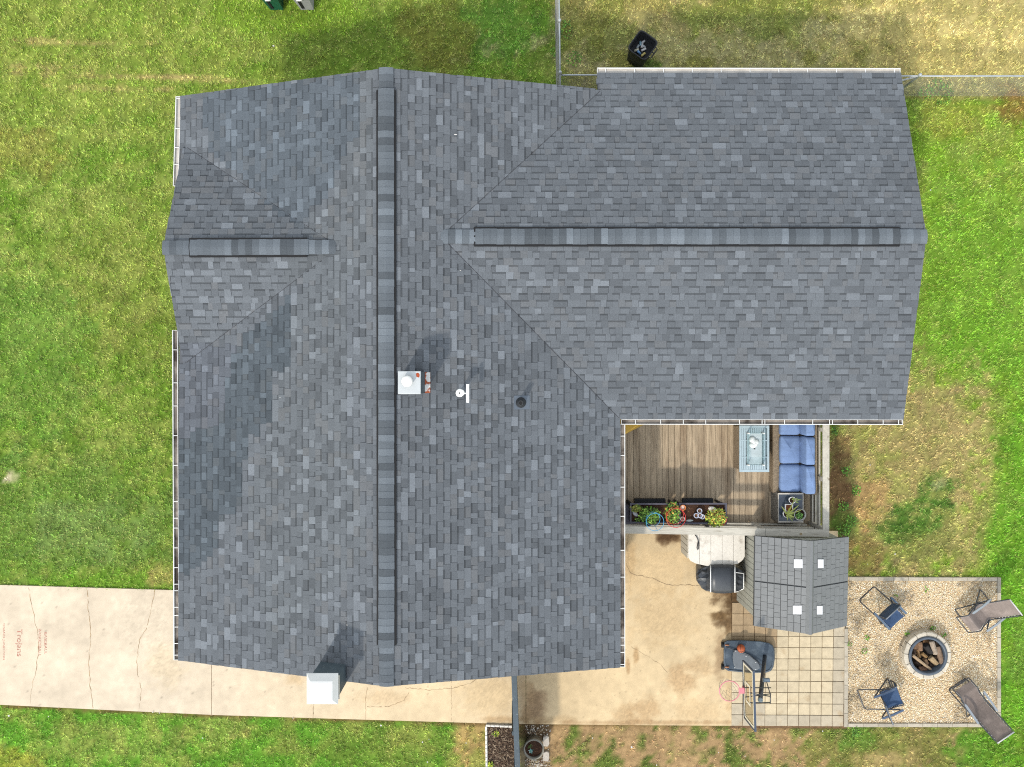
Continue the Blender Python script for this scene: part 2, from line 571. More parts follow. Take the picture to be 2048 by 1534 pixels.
nbv = len(pts); nbf = nbv // 3
me = bpy.data.meshes.new("grass")
me.vertices.add(nbv); me.loops.add(nbv); me.polygons.add(nbf)
me.vertices.foreach_set("co", pts.astype(np.float32).ravel())
me.loops.foreach_set("vertex_index", np.arange(nbv, dtype=np.int32))
me.polygons.foreach_set("loop_start", np.arange(0, nbv, 3, dtype=np.int32))
me.update(calc_edges=True)
at = me.color_attributes.new("tone", 'FLOAT_COLOR', 'POINT')
ca = np.repeat(linv(tcol) / K * 1.8, 3, axis=0)
at.data.foreach_set("color", np.concatenate([ca, np.ones((nbv, 1))], 1).astype(np.float32).ravel())
me.materials.append(M['blade'])
grass = bpy.data.objects.new("grass", me)
COL.objects.link(grass)
tag(grass, "short mown grass and clover covering the lawn", "grass", kind="stuff")

# ================================================================== CONCRETE
def conc_sheet(name, us, top, bot, nrow, colf, z, parent):
    us = np.asarray(us, float)
    t = np.linspace(0, 1, nrow)
    U = np.repeat(us[None, :], nrow, 0)
    V = top(us)[None, :] * (1 - t[:, None]) + bot(us)[None, :] * t[:, None]
    col = np.clip(colf(U, V), 5, 250)
    alb = linv(col) / K
    ny, nx = U.shape
    x = (U - 1024) * (CH - z) / F; y = (767 - V) * (CH - z) / F
    vv = np.stack([x, y, np.full_like(x, z)], -1).reshape(-1, 3).tolist()
    idx = np.arange(nx * ny).reshape(ny, nx)
    ff = np.stack([idx[1:, :-1], idx[1:, 1:], idx[:-1, 1:], idx[:-1, :-1]], -1).reshape(-1, 4).tolist()
    ring = list(idx[-1, :]) + list(idx[::-1, -1][1:]) + list(idx[0, ::-1][1:]) + list(idx[:, 0][1:-1])
    off = len(vv)
    vv += [(vv[i][0], vv[i][1], z - 0.09) for i in ring]
    m = len(ring)
    ff += [(ring[i], off + i, off + (i + 1) % m, ring[(i + 1) % m]) for i in range(m)]
    me = bpy.data.meshes.new(name)
    me.from_pydata(vv, [], ff)
    at = me.color_attributes.new("tone", 'FLOAT_COLOR', 'POINT')
    full = np.concatenate([alb.reshape(-1, 3), alb.reshape(-1, 3)[ring]], 0)
    at.data.foreach_set("color", np.concatenate([full, np.ones((len(full), 1))], 1).astype(np.float32).ravel())
    me.materials.append(M['concrete'])
    o = bpy.data.objects.new(name, me)
    COL.objects.link(o)
    o.parent = parent
    WLOC[o.name] = Vector((0, 0, 0))
    return o


STAINS = [  # u, v, ru, rv, colour, strength
    (1478, 1200, 46, 46, (98, 76, 52), 1.0), (1470, 1238, 40, 26, (104, 82, 58), 0.9), (1450, 1175, 36, 20, (128, 100, 70), 0.8), (1500, 1250, 60, 22, (120, 96, 68), 0.9), (1440, 1232, 30, 9, (124, 98, 66), 0.8),
    (1335, 1076, 26, 14, (100, 76, 54), 1.0), (1360, 1360, 34, 26, (186, 152, 112), 0.7), (1395, 1335, 26, 22, (190, 158, 118), 0.6),
    (1330, 1235, 70, 60, (206, 176, 132), 0.5), (1290, 1420, 34, 24, (188, 152, 110), 0.6), (1250, 1430, 24, 26, (192, 158, 116), 0.6), (1272, 1310, 6, 22, (176, 140, 98), 0.7),
    (1256, 1330, 4, 18, (170, 132, 92), 0.7), (1258, 1120, 14, 50, (204, 170, 124), 0.6), (1300, 1150, 90, 50, (222, 190, 142), 0.4), (1400, 1420, 50, 30, (212, 180, 136), 0.5),
    (1072, 1415, 24, 36, (150, 120, 92), 0.8), (1050, 1390, 16, 50, (190, 158, 120), 0.6), (1100, 1440, 60, 8, (200, 170, 128), 0.5), (1460, 1350, 10, 90, (196, 164, 122), 0.5),
    (1440, 1310, 12, 50, (150, 122, 92), 0.6), (770, 1395, 50, 16, (216, 186, 146), 0.5), (590, 1360, 20, 12, (206, 174, 130), 0.5), (980, 1390, 60, 50, (226, 196, 150), 0.5),
    (300, 1240, 60, 80, (224, 208, 184), 0.4), (330, 1330, 40, 40, (218, 196, 160), 0.5), (1300, 1445, 220, 5, (170, 136, 98), 0.6), (1000, 1438, 50, 6, (186, 152, 110), 0.6)]


def conc_colour(U, V):
    n1 = fbm(U, V, 1 / 60.0, 4, 70); n2 = fbm(U, V, 1 / 9.0, 3, 78); n3 = vnoise(U / 2.2, V / 2.2, 82)
    w = sstep(300, 900, U); w2 = sstep(1040, 1062, U)
    c = np.array((227, 210, 186.)) * (1 - w[..., None]) + np.array((234, 211, 174.)) * w[..., None]
    c = c * (1 - w2[..., None]) + np.array((230, 205, 164.)) * w2[..., None]
    c = c * (1 + (n1 - 0.5)[..., None] * 0.14 + (n2 - 0.5)[..., None] * 0.10)
    for (su, sv, ru, rv, col, st) in STAINS:
        d = np.sqrt(((U - su) / ru) ** 2 + ((V - sv) / rv) ** 2) + (fbm(U, V, 1 / 14.0, 4, 90) - 0.5) * 1.3
        ww = sstep(1.35, 0.4, d) * st * (1.0 if sum(col) < 330 else 0.85)
        c = c * (1 - ww[..., None]) + np.array(col, float) * ww[..., None] * (0.85 + 0.3 * n3[..., None])
    sp = (n3 > 0.93) & (vnoise(U / 1.3, V / 1.3, 83) > 0.62)
    c[sp] *= 0.86
    return c


driveway = empty("driveway")
tag(driveway, "long pale concrete driveway and patio around the house", "driveway", kind="structure")
Z0 = 0.03
conc_sheet("slab", np.linspace(-400, 422.6, 200), drive_north, drive_south, 66, conc_colour, Z0, driveway)
conc_sheet("slab", np.linspace(347, 520, 20), lambda u: 1112 + 0 * u, lambda u: drive_north(u) - 1.2, 12, conc_colour, Z0 - 0.004, driveway)
conc_sheet("slab", np.linspace(423.6, 1051.4, 190), lambda u: 1190 + 0 * u, drive_south, 70, conc_colour, Z0, driveway)
conc_sheet("slab", np.linspace(1052.4, 1463, 170), lambda u: 985 + 0 * u, drive_south, 190, conc_colour, Z0 - 0.003, driveway)
conc_sheet("slab", np.linspace(1464, 1676, 60), lambda u: 1062 + 0 * u, lambda u: 1203 + 0 * u, 50, conc_colour, Z0 - 0.008, driveway)
mb = MB()
mb.poly([P(421, 1180, 0.02), P(421, 1431, 0.02), P(425, 1431, 0.02), P(425, 1180, 0.02)])
mb.build("joint", M['crack'], driveway)


def crack(pts, w, z=Z0 + 0.0025):
    mb = MB()
    full = []
    for (a, b) in zip(pts[:-1], pts[1:]):
        L_ = math.hypot(b[0] - a[0], b[1] - a[1])
        k = max(1, int(L_ / 5))
        for i in range(k):
            t = i / k
            full.append((a[0] + (b[0] - a[0]) * t + random.uniform(-1.1, 1.1), a[1] + (b[1] - a[1]) * t + random.uniform(-1.1, 1.1)))
    full.append(pts[-1])
    L1, L2 = [], []
    for i, p in enumerate(full):
        q = full[min(i + 1, len(full) - 1)]; r = full[max(i - 1, 0)]
        d = Vector((q[0] - r[0], q[1] - r[1]))
        d.normalize()
        ww = w * random.uniform(0.15, 1.0)
        L1.append(P(p[0] - d.y * ww, p[1] + d.x * ww, z)); L2.append(P(p[0] + d.y * ww, p[1] - d.x * ww, z))
    for i in range(len(full) - 1):
        if random.random() < 0.03:
            continue
        mb.poly([L1[i], L1[i + 1], L2[i + 1], L2[i]])
    o = mb.build("crack", M['crack'], driveway)
    me = o.data
    me.flip_normals() if me.polygons[0].normal.z < 0 else None


crack([(57, 1176), (62, 1200), (70, 1245), (75, 1262), (77, 1300), (72, 1340), (65, 1368), (60, 1408)], 0.7)
crack([(175, 1176), (176, 1215), (180, 1250), (181, 1280), (177, 1320), (180, 1370), (186, 1416)], 0.8)
crack([(310, 1181), (303, 1215), (292, 1260), (279, 1280), (274, 1320), (276, 1350), (282, 1380), (278, 1418)], 0.7)
crack([(627, 1405), (626, 1438)], 0.8)
crack([(734, 1374), (731, 1395), (731, 1440)], 0.7)
crack([(903, 1362), (903, 1410), (902, 1445)], 0.5)
crack([(810, 1376), (860, 1380), (905, 1376), (940, 1368), (960, 1352)], 0.6)
crack([(735, 1414), (780, 1413), (808, 1400), (818, 1384)], 0.7)
crack([(1252, 1128), (1262, 1146), (1270, 1150), (1290, 1153), (1310, 1158), (1330, 1168), (1350, 1171), (1375, 1170), (1400, 1172)], 0.7)
crack([(1258, 1068), (1254, 1090), (1256, 1120)], 0.4)
crack([(1262, 1148), (1260, 1167)], 0.6)
crack([(1262, 1294), (1290, 1310), (1322, 1330), (1335, 1345)], 0.35)

# faded red lettering painted on the driveway
pm = mat('worn_red_paint', S(205, 120, 105), 0.9, var=0.15, vscale=20)
nt = pm.node_tree
nz = nt.nodes.new("ShaderNodeTexNoise"); nz.inputs["Scale"].default_value = 34; nz.inputs["Detail"].default_value = 4
gp = nt.nodes.new("ShaderNodeNewGeometry")
nt.links.new(gp.outputs["Position"], nz.inputs["Vector"])
mr = nt.nodes.new("ShaderNodeMapRange"); mr.inputs[1].default_value = 0.42; mr.inputs[2].default_value = 0.66; mr.inputs[3].default_value = 0.35; mr.inputs[4].default_value = 0.98
nt.links.new(nz.outputs[0], mr.inputs[0])
tr = nt.nodes.new("ShaderNodeBsdfTransparent"); mxs = nt.nodes.new("ShaderNodeMixShader")
nt.links.new(mr.outputs[0], mxs.inputs[0]); nt.links.new(nt.nodes["Principled BSDF"].outputs[0], mxs.inputs[1]); nt.links.new(tr.outputs[0], mxs.inputs[2])
nt.links.new(mxs.outputs[0], nt.nodes["Material Output"].inputs["Surface"])
for txt, u, v0, v1, size in (("BASEBALL", 88.5, 1264, 1308, 0.1), ("BASKETBALL", 77, 1258, 1313, 0.1), ("Trojans", 30.5, 1258, 1313, 0.22), ("GRAND JUNCTION", 4.5, 1247, 1320, 0.1)):
    cu = bpy.data.curves.new("painted_lettering", 'FONT')
    cu.body = txt; cu.size = 1.0; cu.offset = 0.018
    tmp = bpy.data.objects.new("painted_lettering", cu)
    COL.objects.link(tmp)
    bpy.context.view_layer.update()
    dg = bpy.context.evaluated_depsgraph_get()
    me = bpy.data.meshes.new_from_object(tmp.evaluated_get(dg))
    bpy.data.objects.remove(tmp); bpy.data.curves.remove(cu)
    me.name = "painted_lettering"
    co = np.array([v.co[:] for v in me.vertices])
    wdt = co[:, 0].max() - co[:, 0].min(); hgt = co[:, 1].max() - co[:, 1].min()
    z = Z0 + 0.003
    L_ = (v1 - v0) * (CH - z) / F
    hs = {0.1: 5.2, 0.22: 14.0}[size] * (CH - z) / F
    x0, y0, _ = P(u, v0, z)
    out = [(x0 + (c[1] - co[:, 1].min()) / hgt * hs, y0 - (c[0] - co[:, 0].min()) / wdt * L_, z) for c in co]
    me.vertices.foreach_set("co", np.array(out, dtype=np.float32).ravel())
    me.materials.clear(); me.materials.append(pm)
    me.update()
    o = bpy.data.objects.new("painted_lettering", me)
    COL.objects.link(o); o.parent = driveway
    o["label"] = "faded red painted lettering on the concrete"

# ---- paver patio
M['paver'] = mat('concrete_paver', tone=True, rough=0.9, var=0.10, vscale=7, var2=0.08, v2scale=60, spec=0.1, bump=0.15, bscale=100, col2=S(180, 152, 114), c2scale=2.6, c2th=(0.60, 0.82))
M['joint'] = mat('sandy_joint', S(124, 96, 68), 1.0, var=0.3, vscale=10)
pav = MB()
pav.poly([P(1461, 1456, 0.004), P(1700, 1457, 0.004), P(1700, 1200, 0.004), P(1461, 1200, 0.004)])
paver_patio = pav.build("paver_patio", M['joint'])
tag(paver_patio, "square tan concrete pavers between patio slab and gravel", "paving", kind="structure")
TL, TR, BL, BR = (1463.6, 1204.6), (1690, 1204.6), (1462, 1451), (1686, 1452.5)


def bil(s, t):
    return (TL[0] * (1 - s) * (1 - t) + TR[0] * s * (1 - t) + BL[0] * (1 - s) * t + BR[0] * s * t,
            TL[1] * (1 - s) * (1 - t) + TR[1] * s * (1 - t) + BL[1] * (1 - s) * t + BR[1] * s * t)


for j in range(11):
    for i in range(10):
        c = bil((i + 0.5) / 10, (j + 0.5) / 11)
        a = bil(i / 10, (j + 0.5) / 11); b = bil((i + 1) / 10, (j + 0.5) / 11)
        w = math.dist(a, b) * CH / F - random.uniform(0.010, 0.017)
        grey = i == 9 or j == 10 or (i < 3 and j >= 9)
        base = (196, 183, 160) if grey else (214, 197, 166)
        if j <= 3 and i <= 3:
            base = (182, 158, 126)
        f = random.uniform(0.97, 1.03)
        mb = MB()
        mb.bevbox((0, 0, 0.012), (w, w, 0.026), 0.004, random.uniform(-0.012, 0.012), S(*[x * f for x in base]))
        piece("paver", mesh_only(mb, "paver", M['paver']), paver_patio, P(c[0], c[1], random.uniform(0.0, 0.004)))

# ================================================================== THE HOUSE
ZE, ZR, ZW = 2.7, 3.92, 3.65      # eaves, main ridge, the two lower ridges
house = empty("house", (0, 0, 0))
tag(house, "house under a grey shingled cross gable roof", "house")


def V3(*a):
    return Vector(a)


# corner points of every slope, from the eaves up to the ridge
mNW, mSW = V3(*P(361, 192, ZE)), V3(*P(357, 1321, ZE))
mNR, mSR = V3(*P(772, 136, ZR)), V3(*P(773, 1373, ZR))
mNE, mSE = V3(*P(1240, 182, ZE)), V3(*P(1240, 1335, ZE))
wNE, wSE = V3(*P(1802, 146, ZE)), V3(*P(1807, 839, ZE))
wRE = V3(*P(1853, 473, ZW))
wNW = V3(wNE.x - 7.6, P(1193, 145, ZE)[1], ZE)
wNW.x = P(1195, 145, ZE)[0]
wRW = V3(-1.9, P(884, 473, ZW)[1], ZW)
wSW = V3(-1.9, P(1240, 838, ZE)[1], ZE)
gR0, gR1 = V3(*P(326, 495, ZW)), V3(-3.3, P(672, 494, ZW)[1], ZW)
gN0, gN1 = V3(gR0.x, gR0.y + 2.52, ZE), V3(-3.3, gR0.y + 2.52, ZE)
gS0, gS1 = V3(gR0.x, gR0.y - 2.51, ZE), V3(-3.3, gR0.y - 2.51, ZE)


class Slope:
    """bilinear roof plane: A-B along the eaves, D-C along the ridge"""
    def __init__(self, A, B, C, D):
        self.A, self.B, self.C, self.D = A, B, C, D
        self.n = (B - A).cross(D - A).normalized()
        if self.n.z < 0:
            self.n = -self.n
        self.L = ((B - A).length + (C - D).length) / 2
        self.S = ((D - A).length + (C - B).length) / 2

    def at(self, s, t, h=0.0):
        return (self.A * (1 - s) + self.B * s) * (1 - t) + (self.D * (1 - s) + self.C * s) * t + self.n * h

    def z(self, x, y):
        return self.A.z - (self.n.x * (x - self.A.x) + self.n.y * (y - self.A.y)) / self.n.z


mainW = Slope(mSW, mNW, mNR, mSR)
mainE = Slope(mNE, mSE, mSR, mNR)
wingN = Slope(wNE, V3(-1.9, wNE.y, ZE), wRW, wRE)
wingN_vis = wNW.x
wingS = Slope(wSW, wSE, wRE, wRW)
gabN = Slope(gN1, gN0, gR0, gR1)
gabS = Slope(gS0, gS1, gR1, gR0)
VALLEY_H = 0.004

# bands of differently coloured bundles, traced in the photograph
BLUE1 = [(400, 190), (560, 168), (720, 150), (716, 270), (690, 300), (672, 345), (655, 395), (615, 420), (610, 470), (560, 430), (480, 350), (420, 300)]
BLUE2 = [(470, 690), (588, 580), (588, 735), (545, 745), (540, 845), (492, 875), (490, 1010), (440, 1040), (430, 1110), (375, 1150), (358, 1150), (358, 880), (440, 840)]
TAN1 = [(720, 150), (752, 146), (752, 560), (560, 560), (620, 440), (660, 400), (690, 310), (716, 270)]
TAN2 = [(590, 590), (690, 540), (690, 800), (740, 1100), (540, 1300), (490, 1010), (540, 850)]
PURP = [(356, 690), (470, 690), (460, 830), (356, 880)]


def tone_of(u, v, rnd):
    base = np.array((116, 121, 127.))
    if inpoly(np.array(u), np.array(v), BLUE1):
        base = np.array((105, 113, 121.))
    elif inpoly(np.array(u), np.array(v), BLUE2):
        base = np.array((95, 103, 110.))
    elif inpoly(np.array(u), np.array(v), TAN1) or inpoly(np.array(u), np.array(v), TAN2):
        base = np.array((115, 120, 125.))
    elif inpoly(np.array(u), np.array(v), PURP):
        base = np.array((111, 116, 124.))
    r = rnd.random()
    if r < 0.10:
        c = base * rnd.uniform(1.09, 1.2)
    elif r < 0.26:
        c = base * rnd.uniform(0.86, 0.94)
    elif r < 0.38:
        c = base * rnd.uniform(0.98, 1.05) + np.array((2, 0, -2))
    else:
        c = base * rnd.uniform(0.95, 1.05)
    c = base + (c - base) * (0.8 if u > 1040 and v < 838 else 1.0)
    return c


EXPO = 0.146
tabs = []                         # (pixel area, faces)


def lay(slope, skip, seed):
    rnd = random.Random(seed)
    nc = max(3, round(slope.S / EXPO))
    for i in range(nc):
        t0, t1 = i / nc, (i + 1) / nc
        x = -rnd.uniform(0, 0.3)
        hi = rnd.random() < 0.5
        while x < slope.L:
            w = rnd.choice([0.10, 0.12, 0.14, 0.15, 0.17, 0.19, 0.22, 0.27]) * rnd.uniform(0.92, 1.1)
            s0, s1 = max(0.0, x / slope.L), min(1.0, (x + w) / slope.L)
            x += w
            hi = not hi if rnd.random() < 0.8 else hi
            if s1 - s0 < 0.002:
                continue
            c = slope.at((s0 + s1) / 2, (t0 + t1) / 2)
            if skip(c):
                continue
            d = CH - c.z
            u, v = 1024 + c.x * F / d, 767 - c.y * F / d
            col = S(*tone_of(u, v, rnd), k=K * 1.12)
            hb, ht = (0.013, 0.004) if hi else (0.0075, 0.002)
            sk = rnd.uniform(-0.006, 0.006) / slope.L
            g = 0.0015 / slope.L
            a, b = slope.at(s0 + g, t0, hb), slope.at(s1 - g, t0, hb)
            cc, dd = slope.at(s1 - g + sk, t1, ht), slope.at(s0 + g + sk, t1, ht)
            a0, b0 = slope.at(s0 + g, t0, 0), slope.at(s1 - g, t0, 0)
            c0, d0 = slope.at(s1 - g + sk, t1, 0), slope.at(s0 + g + sk, t1, 0)
            faces = []
            if hi:
                faces.append(([a, b, cc, dd], col))
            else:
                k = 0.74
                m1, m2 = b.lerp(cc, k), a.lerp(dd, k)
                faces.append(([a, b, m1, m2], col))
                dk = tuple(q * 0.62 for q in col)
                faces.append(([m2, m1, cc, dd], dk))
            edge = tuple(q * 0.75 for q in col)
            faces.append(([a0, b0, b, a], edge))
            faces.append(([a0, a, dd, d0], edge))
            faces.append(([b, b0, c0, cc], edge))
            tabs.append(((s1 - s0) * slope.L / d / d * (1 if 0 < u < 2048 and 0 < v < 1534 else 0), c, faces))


def below(c, *others):
    return any(o.z(c.x, c.y) > c.z + 0.035 for o in others)


def skip_W(c):
    if gN0.y > c.y > gS0.y and c.x < gR1.x:
        o = gabN if c.y > gR0.y else gabS
        return o.z(c.x, c.y) > c.z + 0.035
    return abs(c.x - mNR.x) < 0.10


def skip_E(c):
    if c.x > 2.42 and wSE.y < c.y:
        return True
    if c.x > -1.6 and wSE.y < c.y < wNE.y:
        o = wingN if c.y > wRE.y else wingS
        return o.z(c.x, c.y) > c.z + 0.035
    return abs(c.x - mNR.x) < 0.10


def skip_wing(c):
    if c.y > mNE.y - 0.02:
        return c.x < wNW.x
    return c.x < 2.45 and mainE.z(c.x, c.y) > c.z + 0.03


def skip_gab(c):
    return mainW.z(c.x, c.y) > c.z + 0.03 and c.x > mSW.x


lay(mainW, skip_W, 1)
lay(mainE, skip_E, 2)
lay(wingN, skip_wing, 3)
lay(wingS, skip_wing, 4)
lay(gabN, skip_gab, 5)
lay(gabS, skip_gab, 6)

# sheathing under the shingles, with its white edges
def slab_under(mb, pts, th=0.14, col=None, drop=0.004):
    top = [Vector(p) - Vector((0, 0, drop)) for p in pts]
    bot = [p - Vector((0, 0, th)) for p in top]
    n0 = len(mb.v)
    k = len(pts)
    mb.v.extend([tuple(p) for p in top] + [tuple(p) for p in bot])
    mb.face(range(n0, n0 + k)); mb.face(list(range(n0 + k, n0 + 2 * k))[::-1])
    for i in range(k):
        j = (i + 1) % k
        mb.face((n0 + i, n0 + k + i, n0 + k + j, n0 + j))


mb = MB()
slab_under(mb, [mSW, mSR, mNR, mNW])
slab_under(mb, [mSR, mSE, V3(*P(1240, 838, ZE)), V3(*P(884, 473, ZW)), V3(*P(1193, 178, ZE + 0.12)), mNR])
vN = V3(wNW.x, mNE.y, wingN.z(wNW.x, mNE.y))
slab_under(mb, [V3(*P(884, 473, ZW)), wRE, wNE, wNW, vN])
slab_under(mb, [V3(*P(884, 473, ZW)), V3(*P(1240, 838, ZE)), wSE, wRE])
slab_under(mb, [gR0, V3(-3.69, gR0.y, ZW), V3(mNW.x, gN0.y, ZE), V3(gN0.x, gN0.y - 0.02, ZE)], 0.1)
slab_under(mb, [gR0, V3(gS0.x, gS0.y + 0.02, ZE), V3(mNW.x, gS0.y, ZE), V3(-3.69, gR0.y, ZW)], 0.1)
roof = mb.build("roof", M['deckfelt'], house)
roof["label"] = "grey asphalt shingle roof with three ridges"

order = sorted(range(len(tabs)), key=lambda i: -tabs[i][0])
single = set(order[:300])
field = MB()
for i, (ar, c, faces) in enumerate(tabs):
    if i in single:
        mb = MB()
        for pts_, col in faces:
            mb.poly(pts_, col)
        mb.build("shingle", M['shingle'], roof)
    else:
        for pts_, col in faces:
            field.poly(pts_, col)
fo = field.build("shingle_field", M['shingle'], roof)
fo["kind"] = "stuff"

# ridge vents and ridge cap shingles
def ridge(p0, p1, slopes, v0, v1, seed):
    """p0-p1 ridge line; vent between the fractions v0 and v1"""
    rnd = random.Random(seed)
    d = (p1 - p0); L_ = d.length; d.normalize()
    side = d.cross(V3(0, 0, 1)).normalized()
    pitch = 0.25

    def prof(hw, lift, n=6):
        out = []
        for k in range(n + 1):
            x = -hw + 2 * hw * k / n
            z = -pitch * (math.sqrt(x * x + 0.0025) - 0.05) + lift
            out.append((x, z))
        return out
    mb = MB()
    ra = p0 + d * (L_ * v0); rb = p0 + d * (L_ * v1)
    for sg in (-1, 1):
        q = [(0.0, 0.005), (sg * 0.204, -0.046), (sg * 0.204, -0.010), (0.0, 0.024)]
        mb.loft([[tuple(ra + side * x + V3(0, 0, z)) for x, z in q], [tuple(rb + side * x + V3(0, 0, z)) for x, z in q]])
    mb.build("ridge_vent", M['vent'], roof)
    x = 0.0
    while x < L_ - 0.02:
        e = min(0.146, L_ - x)
        f = (x + e / 2) / L_
        onv = v0 - 0.004 < f < v1 + 0.004
        lift = 0.034 if onv else 0.018
        hw = 0.165 if onv else 0.15
        base = np.array((110, 117, 124.))
        r = rnd.random()
        c = base * (rnd.uniform(1.08, 1.18) if r < 0.2 else rnd.uniform(0.80, 0.90) if r < 0.42 else rnd.uniform(0.94, 1.06))
        if abs(mNR.x - p0.x) > 0.5:
            c = c * 1.02
        mb = MB()
        a = p0 + d * (x - 0.012); b = p0 + d * (x + e)
        wob = rnd.uniform(-0.004, 0.004)
        col = S(*c, k=K * 1.12)
        r0 = [tuple(a + side * (xx + wob) + V3(0, 0, z)) for xx, z in prof(hw, lift + 0.006)]
        r1 = [tuple(b + side * (xx + wob) + V3(0, 0, z)) for xx, z in prof(hw, lift)]
        r0b = [tuple(Vector(q) - V3(0, 0, 0.008)) for q in r0]
        r1b = [tuple(Vector(q) - V3(0, 0, 0.008)) for q in r1]
        mb.loft([r0b, r0, r1, r1b], col, False, False, False, closed=False)
        ob = mb.build("ridge_cap", M['shingle'], roof)
        x += e
    return


ridge(mNR + V3(0, -0.0, 0), mSR, None, (180 - 136) / 1237, (1290 - 136) / 1237, 31)
ridge(wRE, V3(*P(880, 473, ZW)), None, (1853 - 1800) / 973, (1853 - 948) / 973, 32)
ridge(gR0, V3(*P(672, 494, ZW)), None, (378 - 326) / 346, (613 - 326) / 346, 33)

# valley lines: dark tubes that paint in the gap shadow along the cut shingle edges
def valley(a, b, over, name="valley_shadow"):
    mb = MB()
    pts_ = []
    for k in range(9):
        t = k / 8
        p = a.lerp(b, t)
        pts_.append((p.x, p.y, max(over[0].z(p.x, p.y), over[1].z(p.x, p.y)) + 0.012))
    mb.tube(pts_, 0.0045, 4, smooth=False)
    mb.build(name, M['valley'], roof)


def meet(sa, sb, ridge_pt, eave_pt):
    return ridge_pt, eave_pt


def cross_line(sa, sb, y):
    """x where two slopes meet at a given y"""
    lo, hi = -8.0, 4.0
    f = lambda x: sa.z(x, y) - sb.z(x, y)
    flo = f(lo)
    for _ in range(50):
        mid = (lo + hi) / 2
        if (f(mid) > 0) == (flo > 0):
            lo = mid
        else:
            hi = mid
    return V3((lo + hi) / 2, y, sa.z((lo + hi) / 2, y))


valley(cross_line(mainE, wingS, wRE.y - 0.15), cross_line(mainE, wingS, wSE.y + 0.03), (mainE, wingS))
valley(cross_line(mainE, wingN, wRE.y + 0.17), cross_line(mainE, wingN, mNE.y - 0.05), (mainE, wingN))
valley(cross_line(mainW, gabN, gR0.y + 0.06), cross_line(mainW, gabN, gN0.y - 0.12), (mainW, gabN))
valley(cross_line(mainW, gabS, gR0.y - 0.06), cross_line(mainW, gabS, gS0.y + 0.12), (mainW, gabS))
# walls
mb = MB()
wx0, wx1, wy0, wy1 = -7.05, 2.02, -5.98, 6.2
mb.bbox(wx0, wx1, wy0, wy1, 0, 2.62)
for yy, s in ((wy0, -1), (wy1, 1)):
    a, b, c = (wx0, yy, 2.62), (wx1, yy, 2.62), (mNR.x, yy, 3.7)
    a2, b2, c2 = [(p[0], p[1] - s * 0.15, p[2]) for p in (a, b, c)]
    mb.loft([[a, b, c], [a2, b2, c2]])
mb.build("wall", M['siding'], house)
mb = MB()
mb.bbox(2.03, 8.45, -0.38, 6.55, 0, 2.62)
mb.loft([[(8.45, -0.38, 2.62), (8.45, 6.55, 2.62), (8.45, wRE.y, 3.45)], [(8.3, -0.38, 2.62), (8.3, 6.55, 2.62), (8.3, wRE.y, 3.45)]])
mb.build("wall", M['siding'], house)
mb = MB()
mb.loft([[(-7.1, gS0.y + 0.2, 2.6), (-7.1, gN0.y - 0.2, 2.6), (-7.1, gR0.y, 3.5)], [(-6.95, gS0.y + 0.2, 2.6), (-6.95, gN0.y - 0.2, 2.6), (-6.95, gR0.y, 3.5)]])
mb.build("wall", M['siding'], house)
# rake boards
def rake(p, q, out):
    mb = MB()
    p, q, o = Vector(p), Vector(q), Vector(out)
    up = V3(0, 0, 1)
    a = [p - up * 0.02 - o * 0.012, q - up * 0.02 - o * 0.012]
    ring = lambda x: [tuple(x - o * 0.012), tuple(x + o * 0.006), tuple(x + o * 0.006 - up * 0.16), tuple(x - o * 0.012 - up * 0.16)]
    mb.loft([ring(a[0]), ring(a[1])])
    mb.build("rake_board", M['white'], house)


rake(mNW, mNR, (0, 1, 0)); rake(mNR, V3(*P(1193, 178, ZE + 0.13)), (0, 1, 0))
rake(mSW, mSR, (0, -1, 0)); rake(mSR, mSE, (0, -1, 0))
rake(wNE, wRE, (1, 0, 0)); rake(wRE, wSE, (1, 0, 0))
rake(gR0, gN0 + V3(0, -0.9, 0.34), (-1, 0, 0)); rake(gR0, gS0 + V3(0, 0.9, 0.32), (-1, 0, 0))
rake(wNW, vN, (-1, 0, 0))

# gutters
def gutter(p0, p1, out, hangers, inner=None):
    p0, p1, o = Vector(p0), Vector(p1), Vector(out)
    d = (p1 - p0).normalized()
    up = V3(0, 0, 1)

    def bar(mb, a, b, x0, x1, z0, z1):
        r = lambda p: [tuple(p + o * x0 + up * z0), tuple(p + o * x1 + up * z0), tuple(p + o * x1 + up * z1), tuple(p + o * x0 + up * z1)]
        mb.loft([r(a), r(b)])
    mb = MB()
    bar(mb, p0, p1, 0.105, 0.118, -0.035, -0.02)      # front lip
    bar(mb, p0, p1, 0.110, 0.116, -0.12, -0.036)
    bar(mb, p0, p1, 0.002, 0.012, -0.12, -0.03)
    bar(mb, p0, p0 + d * 0.006, 0.013, 0.104, -0.12, -0.021)
    bar(mb, p1 - d * 0.006, p1, 0.013, 0.104, -0.12, -0.021)
    g = mb.build("gutter", M['white'], house)
    mb = MB()
    bar(mb, p0, p1, 0.0125, 0.1095, -0.075, -0.066)
    mb.build("gutter_floor", inner or M['gutter_in'], g)
    L_ = (p1 - p0).length
    for h in hangers:
        mb = MB()
        a = p0 + d * (h * L_)
        bar(mb, a - d * 0.006, a + d * 0.006, 0.0, 0.104, -0.034, -0.024)
        mb.build("hanger", M['white'], g)
    return g


